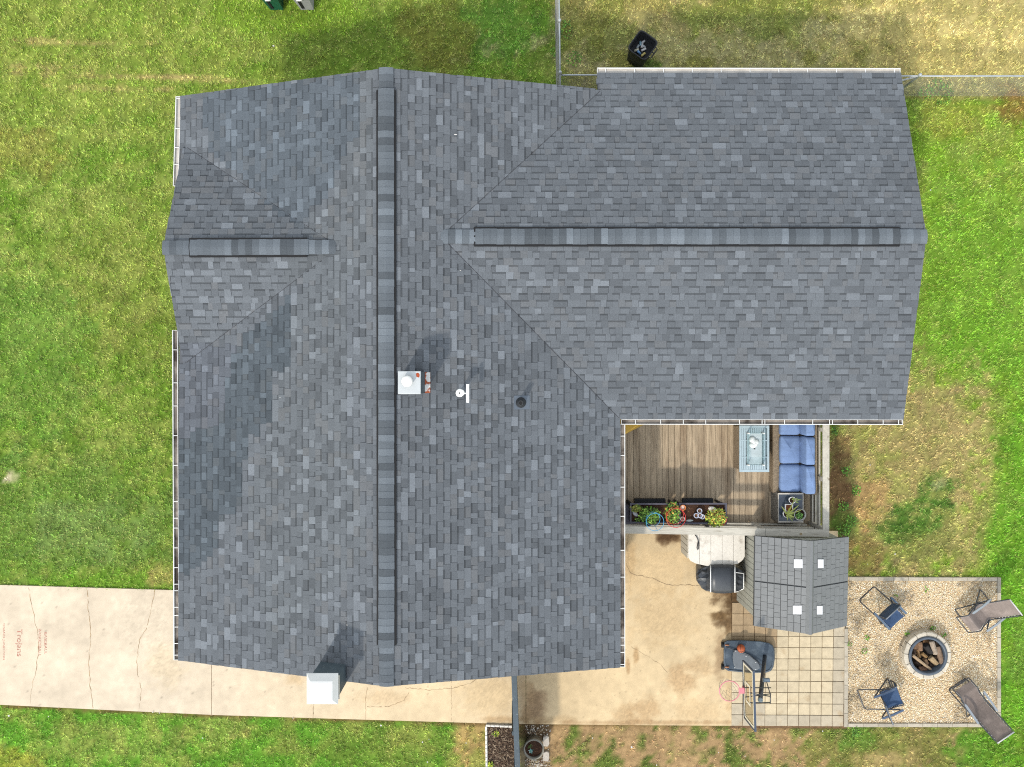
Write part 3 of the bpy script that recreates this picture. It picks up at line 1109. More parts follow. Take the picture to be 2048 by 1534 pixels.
lightin = mat('pale_gutter_floor', S(215, 208, 198), 0.7, var=0.12, vscale=5)
gutter(mNW, V3(*P(355.5, 371, ZE)), (-1, 0, 0), [0.02, 0.36, 0.57, 0.76], lightin)
gutter(V3(*P(354, 660, ZE)), mSW, (-1, 0, 0), [0.06, 0.16, 0.23, 0.32, 0.41, 0.52, 0.57, 0.60, 0.66, 0.72, 0.77, 0.79, 0.84, 0.865, 0.9, 0.95, 0.985])
gutter(mSE, V3(*P(1240, 848, ZE)), (1, 0, 0), [0.01, 0.06, 0.09, 0.12, 0.24, 0.37, 0.48, 0.62, 0.74, 0.87, 0.95])
gutter(wNE, wNW, (0, 1, 0), [i / 10.5 + 0.02 for i in range(11)], lightin)
gutter(V3(*P(1243, 838.5, ZE)), wSE, (0, -1, 0), [0.05, 0.14, 0.22, 0.30, 0.42, 0.50, 0.51, 0.58, 0.68, 0.74, 0.75, 0.84, 0.93, 0.985])

# chimney at the gable end
mb = MB()
mb.bbox(-4.05, -3.49, -6.30, -5.885, 0.0, 4.33)
ch = mb.build("chimney", M['slate'], house)
ch["label"] = "slate painted chimney with a white metal cap at the gable end"
mb = MB()
mb.bbox(-4.08, -3.46, -6.33, -5.86, 4.332, 4.36)
mb.build("chimney_flange", mat('off_white_board', S(214, 210, 200), 0.6, var=0.1, vscale=20), ch)
mb = MB()
cxm, cym = -3.78, -6.085
def rect(cx, cy, hx, hy, z):
    return [(cx - hx, cy - hy, z), (cx + hx, cy - hy, z), (cx + hx, cy + hy, z), (cx - hx, cy + hy, z)]
mb.loft([rect(cxm, cym, 0.29, 0.21, 4.361), rect(cxm, cym, 0.305, 0.285, 4.42), rect(cxm, cym, 0.315, 0.31, 4.43), rect(cxm, cym, 0.300, 0.295, 4.445), rect(cxm, cym, 0.225, 0.19, 4.53), rect(cxm, cym, 0.19, 0.165, 4.537)])
mb.build("chimney_cap", mat('bright_white_metal', (0.43, 0.435, 0.43), 0.45, var=0.05, vscale=6), ch)
# small metal chimney by the ridge
X0, X1, Y0, Y1 = -2.255, -1.825, -0.20, 0.235
mb = MB()
mb.bbox(X0, X1, Y0, Y1, 3.55, 4.46)
fl = mb.build("flue_chase", M['slate'], house)
fl["label"] = "small square chimney with a rusty white metal cap beside the ridge"
mb = MB()
mb.loft([rect((X0 + X1) / 2, 0.0175, 0.225, 0.228, 4.45), rect((X0 + X1) / 2, 0.0175, 0.225, 0.228, 4.478), rect((X0 + X1) / 2, 0.0175, 0.215, 0.218, 4.486)])
capm = mat('white_chase_cover', S(205, 210, 212), 0.5, var=0.05, vscale=5)
mb.build("chase_cover", capm, fl)
mb = MB()
mb.lathe((-2.07, 0.045, 4.487), [(0.075, 0), (0.075, 0.07), (0.11, 0.075), (0.112, 0.11), (0.09, 0.135), (0.04, 0.15)], 20)
mb.build("flue_cap", mat('flue_white', (0.56, 0.56, 0.55), 0.35), fl)
mb = MB()
ru, rv = -1.87, 0.165
ring = [(ru + r * math.cos(a), rv + 1.3 * r * math.sin(a), 4.489) for a, r in [(i * pi / 6, random.uniform(0.03, 0.045)) for i in range(12)]]
mb.poly(ring)
mb.build("rust_patch", mat('rust', S(176, 78, 40), 0.8, var=0.25, vscale=30), fl)
mb = MB()
for (a, b) in ((X1 + 0.004, X1 + 0.115),):
    mb.poly([(a, Y0, mainE.z(a, Y0) + 0.02), (b, Y0, mainE.z(b, Y0) + 0.02), (b, Y1, mainE.z(b, Y1) + 0.02), (a, Y1, mainE.z(a, Y1) + 0.02)])
mb.build("flashing", M['rust'], fl)
# plumbing vent
c = Vector(P(1041, 805, 3.0)); c.z = mainE.z(c.x, c.y)
c = Vector(P(1041, 805, c.z))
mb = MB()
mb.lathe((c.x, c.y, c.z - 0.05), [(0.125, 0.0), (0.12, 0.06), (0.10, 0.10), (0.075, 0.15), (0.06, 0.22), (0.055, 0.40), (0.036, 0.40), (0.036, 0.2)], 20, cap1=True)
vp = mb.build("vent_pipe", M['rubber'], house)
vp["label"] = "black rubber plumbing vent standing on the roof slope"
mb = MB()
a, b = c.x - 0.14, c.x + 0.2
mb.poly([(a, c.y - 0.15, mainE.z(a, c.y) + 0.017), (b, c.y - 0.15, mainE.z(b, c.y) + 0.017), (b, c.y + 0.15, mainE.z(b, c.y) + 0.017), (a, c.y + 0.15, mainE.z(a, c.y) + 0.017)])
mb.build("vent_flashing", mat('grey_flashing', S(104, 114, 126), 0.6), vp)
mb = MB()
mb.lathe((c.x, c.y, c.z), [(0.034, 0.352), (0.001, 0.352)], 14, cap0=False)
mb.build("vent_opening", M['vent'], vp)
# white PVC pipe with a tee
c = Vector(P(919.5, 786, 3.95))
mb = MB()
zb = mainE.z(c.x, c.y)
mb.lathe((c.x, c.y, zb), [(0.075, -0.02), (0.07, 0.03), (0.045, 0.06), (0.045, 0.38), (0.082, 0.385), (0.082, 0.42), (0.05, 0.44), (0.018, 0.44), (0.018, 0.36)], 22)
pp = mb.build("exhaust_pipe", M['pvc'], house)
pp["label"] = "white plastic roof pipe with a round cap and side bar"
mb = MB()
zt = zb + 0.36
a = Vector(P(935.5, 768.5, zt)); b = Vector(P(935.5, 805, zt))
mb.box(((a.x + b.x) / 2, (a.y + b.y) / 2, zt), (0.055, abs(a.y - b.y), 0.05))
mb.build("side_bar", M['pvc'], pp)
mb = MB()
mb.tube([(c.x + 0.04, c.y, zt), ((a.x + b.x) / 2 - 0.028, (a.y + b.y) / 2, zt)], 0.012, 6)
mb.build("bracket", M['pvc'], pp)
mb = MB()
mb.lathe((c.x, c.y, zb), [(0.0175, 0.415), (0.001, 0.415)], 12, cap0=False)
mb.build("pipe_opening", M['vent'], pp)

# ================================================================== FENCES
def chain_link(p0, p1, h, posts, label, brace=None):
    p0, p1 = Vector(p0), Vector(p1)
    root = empty("chain_link_fence", p0)
    tag(root, label, "fence", "chain link fences round the back yard")
    d = (p1 - p0); L_ = d.length; d.normalize()
    mb = MB()
    mb.tube([p0 + V3(0, 0, h), p1 + V3(0, 0, h)], 0.021, 8)
    mb.build("top_rail", M['galv'], root)
    for f in posts:
        mb = MB()
        q = p0 + d * (f * L_)
        mb.lathe((q.x, q.y, 0), [(0.03, 0), (0.03, h + 0.02), (0.042, h + 0.03), (0.045, h + 0.07), (0.03, h + 0.10), (0.006, h + 0.11)], 12)
        mb.build("post", M['galv'], root)
    mb = MB()
    sp = 0.072
    k = int((L_ + h) / sp)
    off = d.cross(V3(0, 0, 1)) * 0.024
    for i in range(-int(h / sp), k):
        for sg in (1, -1):
            a0 = i * sp if sg == 1 else i * sp + h
            b0 = a0 + sg * h
            x0, x1, z0, z1 = a0, b0, 0.03, h - 0.02
            def clip(xa, za, xb, zb):
                if xa > xb:
                    xa, za, xb, zb = xb, zb, xa, za
                if xb < 0 or xa > L_:
                    return None
                if xa < 0:
                    za += (zb - za) * (0 - xa) / (xb - xa); xa = 0
                if xb > L_:
                    zb = za + (zb - za) * (L_ - xa) / (xb - xa); xb = L_
                return xa, za, xb, zb
            r = clip(x0, z0, x1, z1)
            if r and r[2] - r[0] > 0.01:
                mb.tube([p0 + d * r[0] + V3(0, 0, r[1]) + off, p0 + d * r[2] + V3(0, 0, r[3]) + off * (1.0 if sg == 1 else 0.8)], 0.0017, 3, smooth=False)
    mb.build("wire_mesh", M['wire'], root)
    if brace:
        mb = MB()
        mb.tube([p0 + d * brace[0] + V3(0, 0, brace[1]), p0 + d * brace[2] + V3(0, 0, brace[3])], 0.02, 8)
        mb.build("brace", M['galv'], root)
    return root


fz = 1.2
g0 = lambda u, v: (P(u, v, fz)[0], P(u, v, fz)[1], 0)
chain_link(g0(1117, -90), g0(1120.5, 190), fz, [0.475, 0.846], "wire mesh fence running away from the house past the black bin")
chain_link(g0(1121, 150), g0(1200, 150), fz, [], "short wire mesh fence piece meeting the corner of the rear wing")
chain_link(g0(1770, 152), g0(2190, 152), fz, [0.16], "wire mesh fence reaching from the rear wing to the straw coloured corner", brace=(0.78, 1.15, 0.1, 0.55))

# slate painted board fence across the driveway
root = empty("board_fence", (*P(1030, 1360, 0)[:2], 0))
tag(root, "slate blue board fence crossing the driveway beside the mulch bed", "fence")
A0, A1 = Vector(P(1027, 1300, 1.75)), Vector(P(1040, 1640, 1.75))
d = (A1 - A0); d.z = 0; L_ = d.length; d.normalize(); nrm = V3(-d.y, d.x, 0)
ang_f = math.atan2(d.y, d.x)
mb = MB(); mb.box((0, 0, 0.86), (0.138, 0.02, 1.68)); pk = mesh_only(mb, "picket", M['slate'])
np_ = int(L_ / 0.145)
for i in range(np_):
    q = A0 + d * (0.145 * (i + 0.5)) + nrm * 0.035 + V3(0, 0, 0)
    piece("picket", pk, root, (q.x, q.y, random.uniform(0.0, 0.03)), ang_f + random.uniform(-0.02, 0.02))
for zz in (0.35, 1.45):
    mb = MB()
    q = (A0 + A1) / 2
    mb.box((q.x, q.y, zz), (L_, 0.04, 0.09), ang_f)
    mb.build("rail", M['slate'], root)
mb = MB()
q = (A0 + A1) / 2 - nrm * 0.012
mb.box((q.x, q.y, 1.735), (L_, 0.125, 0.032), ang_f)
mb.build("top_cap", M['slate'], root)
for f in (0.14, 0.5, 0.86):
    mb = MB()
    q = A0 + d * (f * L_) - nrm * 0.07
    mb.box((q.x, q.y, 0.84), (0.09, 0.09, 1.66), ang_f)
    mb.build("post", M['slate'], root)

# ================================================================== DECK
DZ = 0.6
M['wood'] = mat('weathered_deck_wood', S(196, 176, 148), 0.85, var=0.14, vscale=2.2, var2=0.22, v2scale=9, stretch=(6, 0.5, 1), objrand=0.09, col2=S(138, 116, 92), c2scale=0.7, c2th=(0.50, 0.72), bump=0.2, bscale=40)
M['rail'] = mat('grey_rail_wood', S(206, 200, 186), 0.85, var=0.10, vscale=4, var2=0.12, v2scale=25, col2=S(150, 140, 122), c2scale=9, c2th=(0.60, 0.76))
M['railx'] = mat('grey_rail_wood_cross', S(204, 198, 184), 0.85, var=0.12, vscale=2.5, var2=0.14, v2scale=9, stretch=(0.5, 5, 1), col2=S(150, 140, 122), c2scale=5, c2th=(0.60, 0.76))
deck = empty("deck", (*P(1450, 950, 0)[:2], 0))
tag(deck, "raised weathered wood deck in the corner of the house", "deck")
dy0, dy1 = -3.66, -0.40
mb = MB(); mb.bevbox((0, 0, 0), (0.1425, dy1 - dy0, 0.03), 0.004)
bm_ = mesh_only(mb, "board", M['wood'])
x = 2.10; nb = 0
while x < 7.62:
    piece("board", bm_, deck, (x, (dy0 + dy1) / 2, DZ - 0.016 + random.uniform(-0.002, 0.002)), random.uniform(-0.0008, 0.0008))
    x += 0.1495
mb = MB(); mb.bbox(2.05, 7.66, dy0 - 0.04, dy0 - 0.003, 0.3, DZ - 0.01); mb.build("rim_joist", M['railx'], deck)
mb = MB(); mb.bbox(7.68, 7.72, dy0 - 0.04, dy1, 0.3, DZ - 0.01); mb.build("rim_joist", M['rail'], deck)
mb = MB(); mb.bbox(2.05, 7.65, dy0 + 0.05, dy1, 0.25, 0.30)
mb.build("joist_frame", mat('dark_underdeck', S(80, 68, 56), 0.9), deck)
RZ = 1.55
# south cap rail, two boards butted
yS0, yS1 = P(0, 1052.5, RZ)[1], P(0, 1067.5, RZ)[1]
sl = 0.017
def capboard(u0, u1, vA, vB, z, m, name="cap_rail"):
    mb = MB()
    a, b = P(u0, vA, z), P(u1, vA + (u1 - u0) * sl, z)
    c, e = P(u1, vB + (u1 - u0) * sl, z), P(u0, vB, z)
    th = 0.04
    mb.hexa([(q[0], q[1], z - th) for q in (e, c, b, a)], [(q[0], q[1], z) for q in (e, c, b, a)])
    mb.build(name, m, deck)
capboard(1196, 1531, 1051.5, 1066, RZ, M['railx'])
capboard(1531.6, 1658.5, 1057.2, 1071.5, RZ - 0.003, M['railx'])
mb = MB()
a, b, c, e = P(1646, 800, RZ + 0.002), P(1659, 800, RZ + 0.002), P(1658.5, 1059.8, RZ + 0.002), P(1646, 1059.6, RZ + 0.002)
mb.hexa([(q[0], q[1], RZ - 0.038) for q in (e, c, b, a)], [(q[0], q[1], q[2]) for q in (e, c, b, a)])
mb.build("cap_rail", M['rail'], deck)
xE = (P(1646, 0, RZ)[0] + P(1659, 0, RZ)[0]) / 2
for yy in (-3.52, -2.32, -1.12):
    mb = MB(); mb.box((xE, yy, (RZ - 0.04) / 2), (0.09, 0.09, RZ - 0.042)); mb.build("post", M['rail'], deck)
for uu in (1300, 1420, 1532):
    xx = P(uu, 0, RZ)[0]
    mb = MB(); mb.box((xx, -3.50 - (uu - 1300) * 0.0002, (RZ - 0.04) / 2), (0.09, 0.09, RZ - 0.042)); mb.build("post", M['railx'], deck)
for zz in (0.72, 1.12):
    mb = MB(); mb.box((xE, -1.97, zz), (0.035, 3.0, 0.13)); mb.build("rail", M['rail'], deck)
    mb = MB(); mb.box((4.8, -3.505, zz), (5.2, 0.035, 0.13), -sl); mb.build("rail", M['railx'], deck)
mb = MB(); mb.lathe((P(1602, 1068, RZ)[0], P(1602, 1068, RZ)[1], RZ - 0.004), [(0.032, 0), (0.03, 0.008)], 14); mb.build("knot", mat('wood_knot', S(170, 150, 118), 0.8), deck)

# yellow cloth hung in the corner under the eaves
mb = MB()
mb.loft([[P(1236, 838, 1.50), P(1296, 838, 1.58), P(1292, 847, 1.58), P(1246, 871, 1.50), P(1236, 873, 1.50)],
         [P(1236, 838, 1.515), P(1296, 838, 1.595), P(1292, 847, 1.595), P(1246, 871, 1.515), P(1236, 873, 1.515)]])
yc = mb.build("yellow_sunshade", mat('yellow_canvas', S(248, 200, 92), 0.8, var=0.08, vscale=5), origin=P(1255, 852, 1.5))
tag(yc, "yellow canvas sunshade corner poking out beneath the eaves over the deck", "sunshade")

# ---- wicker
def wicker(name, c1, c2):
    m = mat(name, S(*c1), 0.7, var=0.2, vscale=14)
    nt = m.node_tree
    w = nt.nodes.new("ShaderNodeTexBrick")
    w.inputs["Color1"].default_value = (*S(*c1), 1); w.inputs["Color2"].default_value = (*S(*[q * 0.8 for q in c1]), 1); w.inputs["Mortar"].default_value = (*S(*c2), 1)
    w.inputs["Scale"].default_value = 16; w.inputs["Mortar Size"].default_value = 0.035
    g_ = nt.nodes.new("ShaderNodeNewGeometry")
    sp = nt.nodes.new("ShaderNodeSeparateXYZ"); cb = nt.nodes.new("ShaderNodeCombineXYZ"); ad = nt.nodes.new("ShaderNodeMath"); ad.operation = 'ADD'
    nt.links.new(g_.outputs["Position"], sp.inputs[0]); nt.links.new(sp.outputs[0], ad.inputs[0]); nt.links.new(sp.outputs[2], ad.inputs[1])
    nt.links.new(ad.outputs[0], cb.inputs[0]); nt.links.new(sp.outputs[1], cb.inputs[1]); nt.links.new(cb.outputs[0], w.inputs["Vector"])
    nt.links.new(w.outputs[0], nt.nodes["Principled BSDF"].inputs["Base Color"])
    return m


M['wicker'] = wicker('brown_wicker', (196, 176, 148), (84, 70, 58))
M['wickerg'] = wicker('grey_wicker', (176, 170, 158), (66, 60, 54))
# ---- blue sofa
def cushion(mb, x0, x1, y0, y1, z0, z1, puff=0.03, col=None, n=8):
    """soft cushion: superellipse plan lofted with a crowned top"""
    rings = []
    cx, cy = (x0 + x1) / 2, (y0 + y1) / 2
    hx, hy = (x1 - x0) / 2, (y1 - y0) / 2
    m = 28
    for zz, k in ((z0, 0.94), (z0 + 0.02, 0.99), ((z0 + z1) / 2, 1.0), (z1 - 0.025, 0.985), (z1, 0.93), (z1 + puff * 0.6, 0.72), (z1 + puff, 0.35), (z1 + puff * 1.05, 0.05)):
        ring = []
        for i in range(m):
            a = 2 * pi * i / m + pi / m
            c, s = math.cos(a), math.sin(a)
            e = 0.22
            px_ = abs(c) ** e * (1 if c > 0 else -1); py_ = abs(s) ** e * (1 if s > 0 else -1)
            w_ = mnoise.noise(Vector((cx * 3 + px_ * 1.7, cy * 3 + py_ * 1.7, zz * 4))) * 0.012
            ring.append((cx + hx * k * px_ + w_, cy + hy * k * py_ + w_, zz + w_ * 0.8))
        rings.append(ring)
    mb.loft(rings, col, True, True, True)


M['cushion'] = mat('blue_cushion', S(128, 154, 198), 0.8, var=0.13, vscale=3.5, var2=0.06, v2scale=30, bump=0.5, bscale=9, stretch=(0.6, 1.6, 1))
sofa = empty("outdoor_sofa", (6.95, -1.6, DZ))
tag(sofa, "outdoor wicker sofa with faded blue cushions at the deck rail", "sofa")
sx0, sx1, sy0, sy1 = 6.50, 7.45, -2.72, -0.55
mb = MB(); mb.bevbox(((sx0 + sx1) / 2, (sy0 + sy1) / 2, DZ + 0.16), (sx1 - sx0, sy1 - sy0, 0.30), 0.02); mb.build("seat_frame", M['wicker'], sofa)
mb = MB(); mb.bevbox((sx1 - 0.05, (sy0 + sy1) / 2, DZ + 0.50), (0.09, sy1 - sy0, 0.38), 0.02); mb.build("back_frame", M['wicker'], sofa)
ln_ = (sy1 - sy0 - 0.04) / 3
for i in range(3):
    y0 = sy0 + 0.02 + i * ln_
    mb = MB(); cushion(mb, sx0 + 0.13, sx1 - 0.31, y0 + 0.008, y0 + ln_ - 0.008, DZ + 0.315, DZ + 0.44, 0.03); mb.build("seat_cushion", M['cushion'], sofa)
    mb = MB(); cushion(mb, sx1 - 0.33, sx1 - 0.10, y0 + 0.012, y0 + ln_ - 0.012, DZ + 0.36, DZ + 0.80, 0.03); mb.build("back_cushion", M['cushion'], sofa)
for q in ((sx0 + 0.05, sy0 + 0.05), (sx1 - 0.05, sy0 + 0.05), (sx0 + 0.05, sy1 - 0.05), (sx1 - 0.05, sy1 - 0.05)):
    mb = MB(); mb.box((q[0], q[1], DZ + 0.008), (0.05, 0.05, 0.014)); mb.build("foot", M['black'], sofa)

# ---- fire table
FT = DZ + 0.62
ta, tb = P(1479, 851, FT), P(1538.5, 944, FT)
tx0, tx1, ty0, ty1 = ta[0], tb[0], tb[1], ta[1]
ft = empty("fire_table", ((tx0 + tx1) / 2, (ty0 + ty1) / 2, DZ))
tag(ft, "pale blue slatted fire pit table with a glass wind guard", "table")
M['slat'] = mat('pale_blue_metal', S(184, 203, 211), 0.5, var=0.06, vscale=5, spec=0.4)
mb = MB(); mb.bevbox(((tx0 + tx1) / 2, (ty0 + ty1) / 2, DZ + 0.29), (tx1 - tx0 - 0.08, ty1 - ty0 - 0.08, 0.57), 0.01); mb.build("base", M['wicker'], ft)
mb = MB(); mb.bbox(tx0 + 0.02, tx1 - 0.02, ty0 + 0.02, ty1 - 0.02, FT - 0.045, FT - 0.032); mb.build("under_tray", mat('teal_tray', S(112, 132, 140), 0.7), ft)  # tray in one even tone, darker than the slats above it
bxm0, bxm1 = P(1494, 0, FT)[0], P(1524, 0, FT)[0]
bym1, bym0 = P(0, 866, FT)[1], P(0, 929, FT)[1]
for (x0, x1, y0, y1) in ((tx0, tx0 + 0.05, ty0, ty1), (tx1 - 0.05, tx1, ty0, ty1), (tx0 + 0.051, tx1 - 0.051, ty0, ty0 + 0.06), (tx0 + 0.051, tx1 - 0.051, ty1 - 0.06, ty1)):
    mb = MB(); mb.bbox(x0, x1, y0, y1, FT - 0.03, FT); mb.build("table_frame", M['slat'], ft)
xx = tx0 + 0.056
while xx < tx1 - 0.09:
    w_ = 0.0445
    spans = [(ty0 + 0.062, ty1 - 0.062)]
    if xx + w_ > bxm0 - 0.01 and xx < bxm1 + 0.01:
        spans = [(ty0 + 0.062, bym0 - 0.004), (bym1 + 0.004, ty1 - 0.062)]
    for (y0, y1) in spans:
        mb = MB(); mb.bbox(xx, xx + w_, y0, y1, FT - 0.028, FT - 0.002); mb.build("slat", M['slat'], ft)
    xx += 0.0535
for yy in ((ty0 * 0.68 + ty1 * 0.32), (ty0 * 0.32 + ty1 * 0.68)):
    mb = MB(); mb.bbox(tx0 + 0.051, bxm0 - 0.012, yy - 0.012, yy + 0.012, FT - 0.002, FT + 0.002); mb.build("cross_slat", M['slat'], ft)
    mb = MB(); mb.bbox(bxm1 + 0.012, tx1 - 0.051, yy - 0.012, yy + 0.012, FT - 0.002, FT + 0.002); mb.build("cross_slat", M['slat'], ft)
mb = MB(); mb.bbox(bxm0, bxm1, bym0, bym1, FT - 0.03, FT - 0.012); burner = mb.build("burner_tray", mat('pale_steel', S(206, 218, 220), 0.4, metallic=0.2, var=0.1), ft)
gl = bpy.data.materials.new('wind_guard_glass'); gl.use_nodes = True
nt = gl.node_tree; nt.nodes.clear()
o_ = nt.nodes.new("ShaderNodeOutputMaterial"); g_ = nt.nodes.new("ShaderNodeBsdfGlossy"); t_ = nt.nodes.new("ShaderNodeBsdfTransparent"); mx = nt.nodes.new("ShaderNodeMixShader")
t_.inputs[0].default_value = (0.90, 0.96, 0.96, 1); g_.inputs["Roughness"].default_value = 0.05; mx.inputs[0].default_value = 0.12
nt.links.new(t_.outputs[0], mx.inputs[1]); nt.links.new(g_.outputs[0], mx.inputs[2]); nt.links.new(mx.outputs[0], o_.inputs[0])
for (x0, x1, y0, y1) in ((bxm0, bxm0 + 0.008, bym0, bym1), (bxm1 - 0.008, bxm1, bym0, bym1), (bxm0 + 0.01, bxm1 - 0.01, bym0, bym0 + 0.008), (bxm0 + 0.01, bxm1 - 0.01, bym1 - 0.008, bym1)):
    mb = MB(); mb.bbox(x0, x1, y0, y1, FT + 0.001, FT + 0.16); mb.build("glass_pane", gl, ft)
for x0 in (bxm0, bxm1):
    for y0 in (bym0, bym1):
        mb = MB(); mb.lathe((x0, y0, FT + 0.0), [(0.018, 0), (0.018, 0.165), (0.01, 0.17)], 10); mb.build("corner_bracket", M['white'], ft)
mb = MB()
for k in range(9):
    mb.lathe(((bxm0 + bxm1) / 2 - 0.02 + random.uniform(-0.06, 0.06), bym1 - 0.2 + random.uniform(-0.1, 0.11), FT - 0.012), [(0.07, 0), (0.075, 0.02), (0.05, 0.045), (0.01, 0.055)], 9, smooth=True)
mb.build("fire_glass", mat('white_fire_glass', S(238, 242, 240), 0.4, var=0.15, vscale=20), burner)
mb = MB(); mb.lathe(((bxm0 + bxm1) / 2, (bym0 + bym1) / 2, FT - 0.012), [(0.018, 0), (0.015, 0.03)], 10); mb.build("igniter", M['black'], burner)

# ---- side table
ST = DZ + 0.5
sa, sb = P(1556.5, 986, ST), P(1607, 1045, ST)
X0, X1, Y0, Y1 = sa[0], sb[0], sb[1], sa[1]
st = empty("side_table", ((X0 + X1) / 2, (Y0 + Y1) / 2, DZ))
tag(st, "wicker side table with a dark glass top beside the blue sofa", "table")
mb = MB(); mb.bevbox(((X0 + X1) / 2, (Y0 + Y1) / 2, DZ + 0.24), (X1 - X0 - 0.01, Y1 - Y0 - 0.01, 0.47), 0.01); mb.build("base", M['wickerg'], st)
edge = mat('pale_table_edge', S(214, 208, 196), 0.7, var=0.15, vscale=12)
for (x0, x1, y0, y1) in ((X0, X1, Y0, Y0 + 0.035), (X0, X1, Y1 - 0.035, Y1), (X0, X0 + 0.012, Y0 + 0.036, Y1 - 0.036), (X1 - 0.02, X1, Y0 + 0.036, Y1 - 0.036)):
    mb = MB(); mb.bbox(x0, x1, y0, y1, ST - 0.024, ST); mb.build("table_edge", edge, st)
mb = MB(); mb.bbox(X0 + 0.013, X1 - 0.021, Y0 + 0.036, Y1 - 0.036, ST - 0.022, ST - 0.006); mb.build("glass_top", mat('dark_glass', S(62, 74, 88), 0.12, spec=0.6), st)

# ---- leaves
def leaf(mb, p, ang, ln, w, rise, col):
    d = V3(math.cos(ang), math.sin(ang), 0)
    s = V3(-d.y, d.x, 0)
    p = Vector(p)
    m = p + d * ln * 0.5 + V3(0, 0, rise * 0.7); e = p + d * ln + V3(0, 0, rise * 0.6)
    mb.poly([p, m - s * w, e, m + s * w], col)


def bush(mb, c, rx, ry, h, n, size, cols, seed=0):
    r = random.Random(seed)
    for i in range(n):
        a = r.uniform(0, 2 * pi); q = math.sqrt(r.random())
        x, y = c[0] + rx * q * math.cos(a), c[1] + ry * q * math.sin(a)
        z = c[2] + h * r.uniform(0.15, 1.0) * (1 - 0.5 * q * q)
        cc = r.choice(cols); f = r.uniform(0.7, 1.25)
        leaf(mb, (x, y, z), r.uniform(0, 2 * pi), size * r.uniform(0.6, 1.3), size * r.uniform(0.25, 0.42), r.uniform(-0.3, 0.6) * size, S(*[min(250, k * f) for k in cc]))
        if i % 9 == 0:
            mb.tube([(c[0] + (x - c[0]) * 0.3, c[1] + (y - c[1]) * 0.3, c[2]), (x, y, z)], 0.003, 3, S(96, 120, 50), smooth=False)


GREENS = [(120, 160, 60), (96, 140, 52), (150, 184, 80), (80, 118, 46)]
# ---- pots on the side table
def pot(name, u, v, r, h, zb, mat_, label, soil=(70, 48, 36), n=18):
    c = P(u, v, zb + h)
    root = empty(name, (c[0], c[1], zb))
    tag(root, label, "flower pot", "potted plants on the deck")
    mb = MB()
    mb.lathe((c[0], c[1], zb), [(r * 0.72, 0.0), (r * 0.98, h * 0.85), (r, h), (r * 0.86, h), (r * 0.84, h * 0.8)], n, cap1=False)
    mb.build("pot", mat_, root)
    mb = MB()
    mb.lathe((c[0], c[1], zb), [(r * 0.86, h * 0.82), (r * 0.4, h * 0.85), (0.002, h * 0.86)], 12, S(*soil), cap0=False)
    mb.build("soil", M['tone'], root)
    return root, c


wp = mat('white_glazed_pot', (0.74, 0.73, 0.70), 0.45)
root, c = pot("flower_pot", 1585, 1000.5, 0.085, 0.13, ST, wp, "round white pot with a drooping pink and green cutting")
mb = MB()
for a, l in ((0.1, 0.2), (-0.5, 0.16), (0.5, 0.12), (1.6, 0.08), (0.0, 0.12), (2.4, 0.06)):
    leaf(mb, (c[0] + 0.02, c[1], c[2] - 0.01), a, l, 0.018, 0.03, S(176, 196, 110) if a else S(196, 170, 150))
mb.build("leaves", M['leaf'], root)
c = P(1578.5, 1015.8, ST + 0.1)
root = empty("flower_pot", (c[0], c[1], ST))
tag(root, "square white pot of bare soil with one yellow bloom", "flower pot", "potted plants on the deck")
mb = MB(); hw = 0.095
mb.loft([rect(c[0], c[1], hw * 0.8, hw * 0.8, ST), rect(c[0], c[1], hw, hw, ST + 0.1), rect(c[0], c[1], hw * 0.84, hw * 0.84, ST + 0.1), rect(c[0], c[1], hw * 0.82, hw * 0.82, ST + 0.08)], None, True, False)
mb.build("pot", wp, root)
mb = MB(); mb.poly(rect(c[0], c[1], hw * 0.83, hw * 0.83, ST + 0.083)); mb.build("soil", mat('rusty_soil', S(140, 84, 52), 0.95, var=0.4, vscale=60), root)
mb = MB()
for k in range(5):
    leaf(mb, (c[0] - 0.005, c[1] - 0.035, ST + 0.09), k * 1.26, 0.024, 0.011, 0.01, S(250, 225, 20))
mb.build("bloom", M['leaf'], root)
root, c = pot("flower_pot", 1573.5, 1028.5, 0.085, 0.15, ST, wp, "round white pot with a spreading striped aloe")
mb = MB()
for k, (a, l) in enumerate(((0.75, 0.36), (1.2, 0.36), (2.2, 0.24), (-0.9, 0.2), (-0.35, 0.26), (0.35, 0.34), (-1.5, 0.14), (-0.6, 0.18), (0.1, 0.2))):
    d = V3(math.cos(a), math.sin(a), 0); s_ = V3(-d.y, d.x, 0); b0 = Vector(c) + d * 0.01
    colk = S(*random.choice([(176, 184, 96), (150, 164, 84), (196, 204, 110)]))
    pr = [(0, 0.02, 0.0), (0.4, 0.018, 0.08), (0.8, 0.010, 0.12), (1.0, 0.002, 0.11)]
    mb.loft([[tuple(b0 + d * l * t - s_ * w + V3(0, 0, z * l * 2.2)), tuple(b0 + d * l * t + V3(0, 0, z * l * 2.2 - w * 0.6)), tuple(b0 + d * l * t + s_ * w + V3(0, 0, z * l * 2.2))] for t, w, z in pr], colk)
mb.build("leaves", M['leaf'], root)
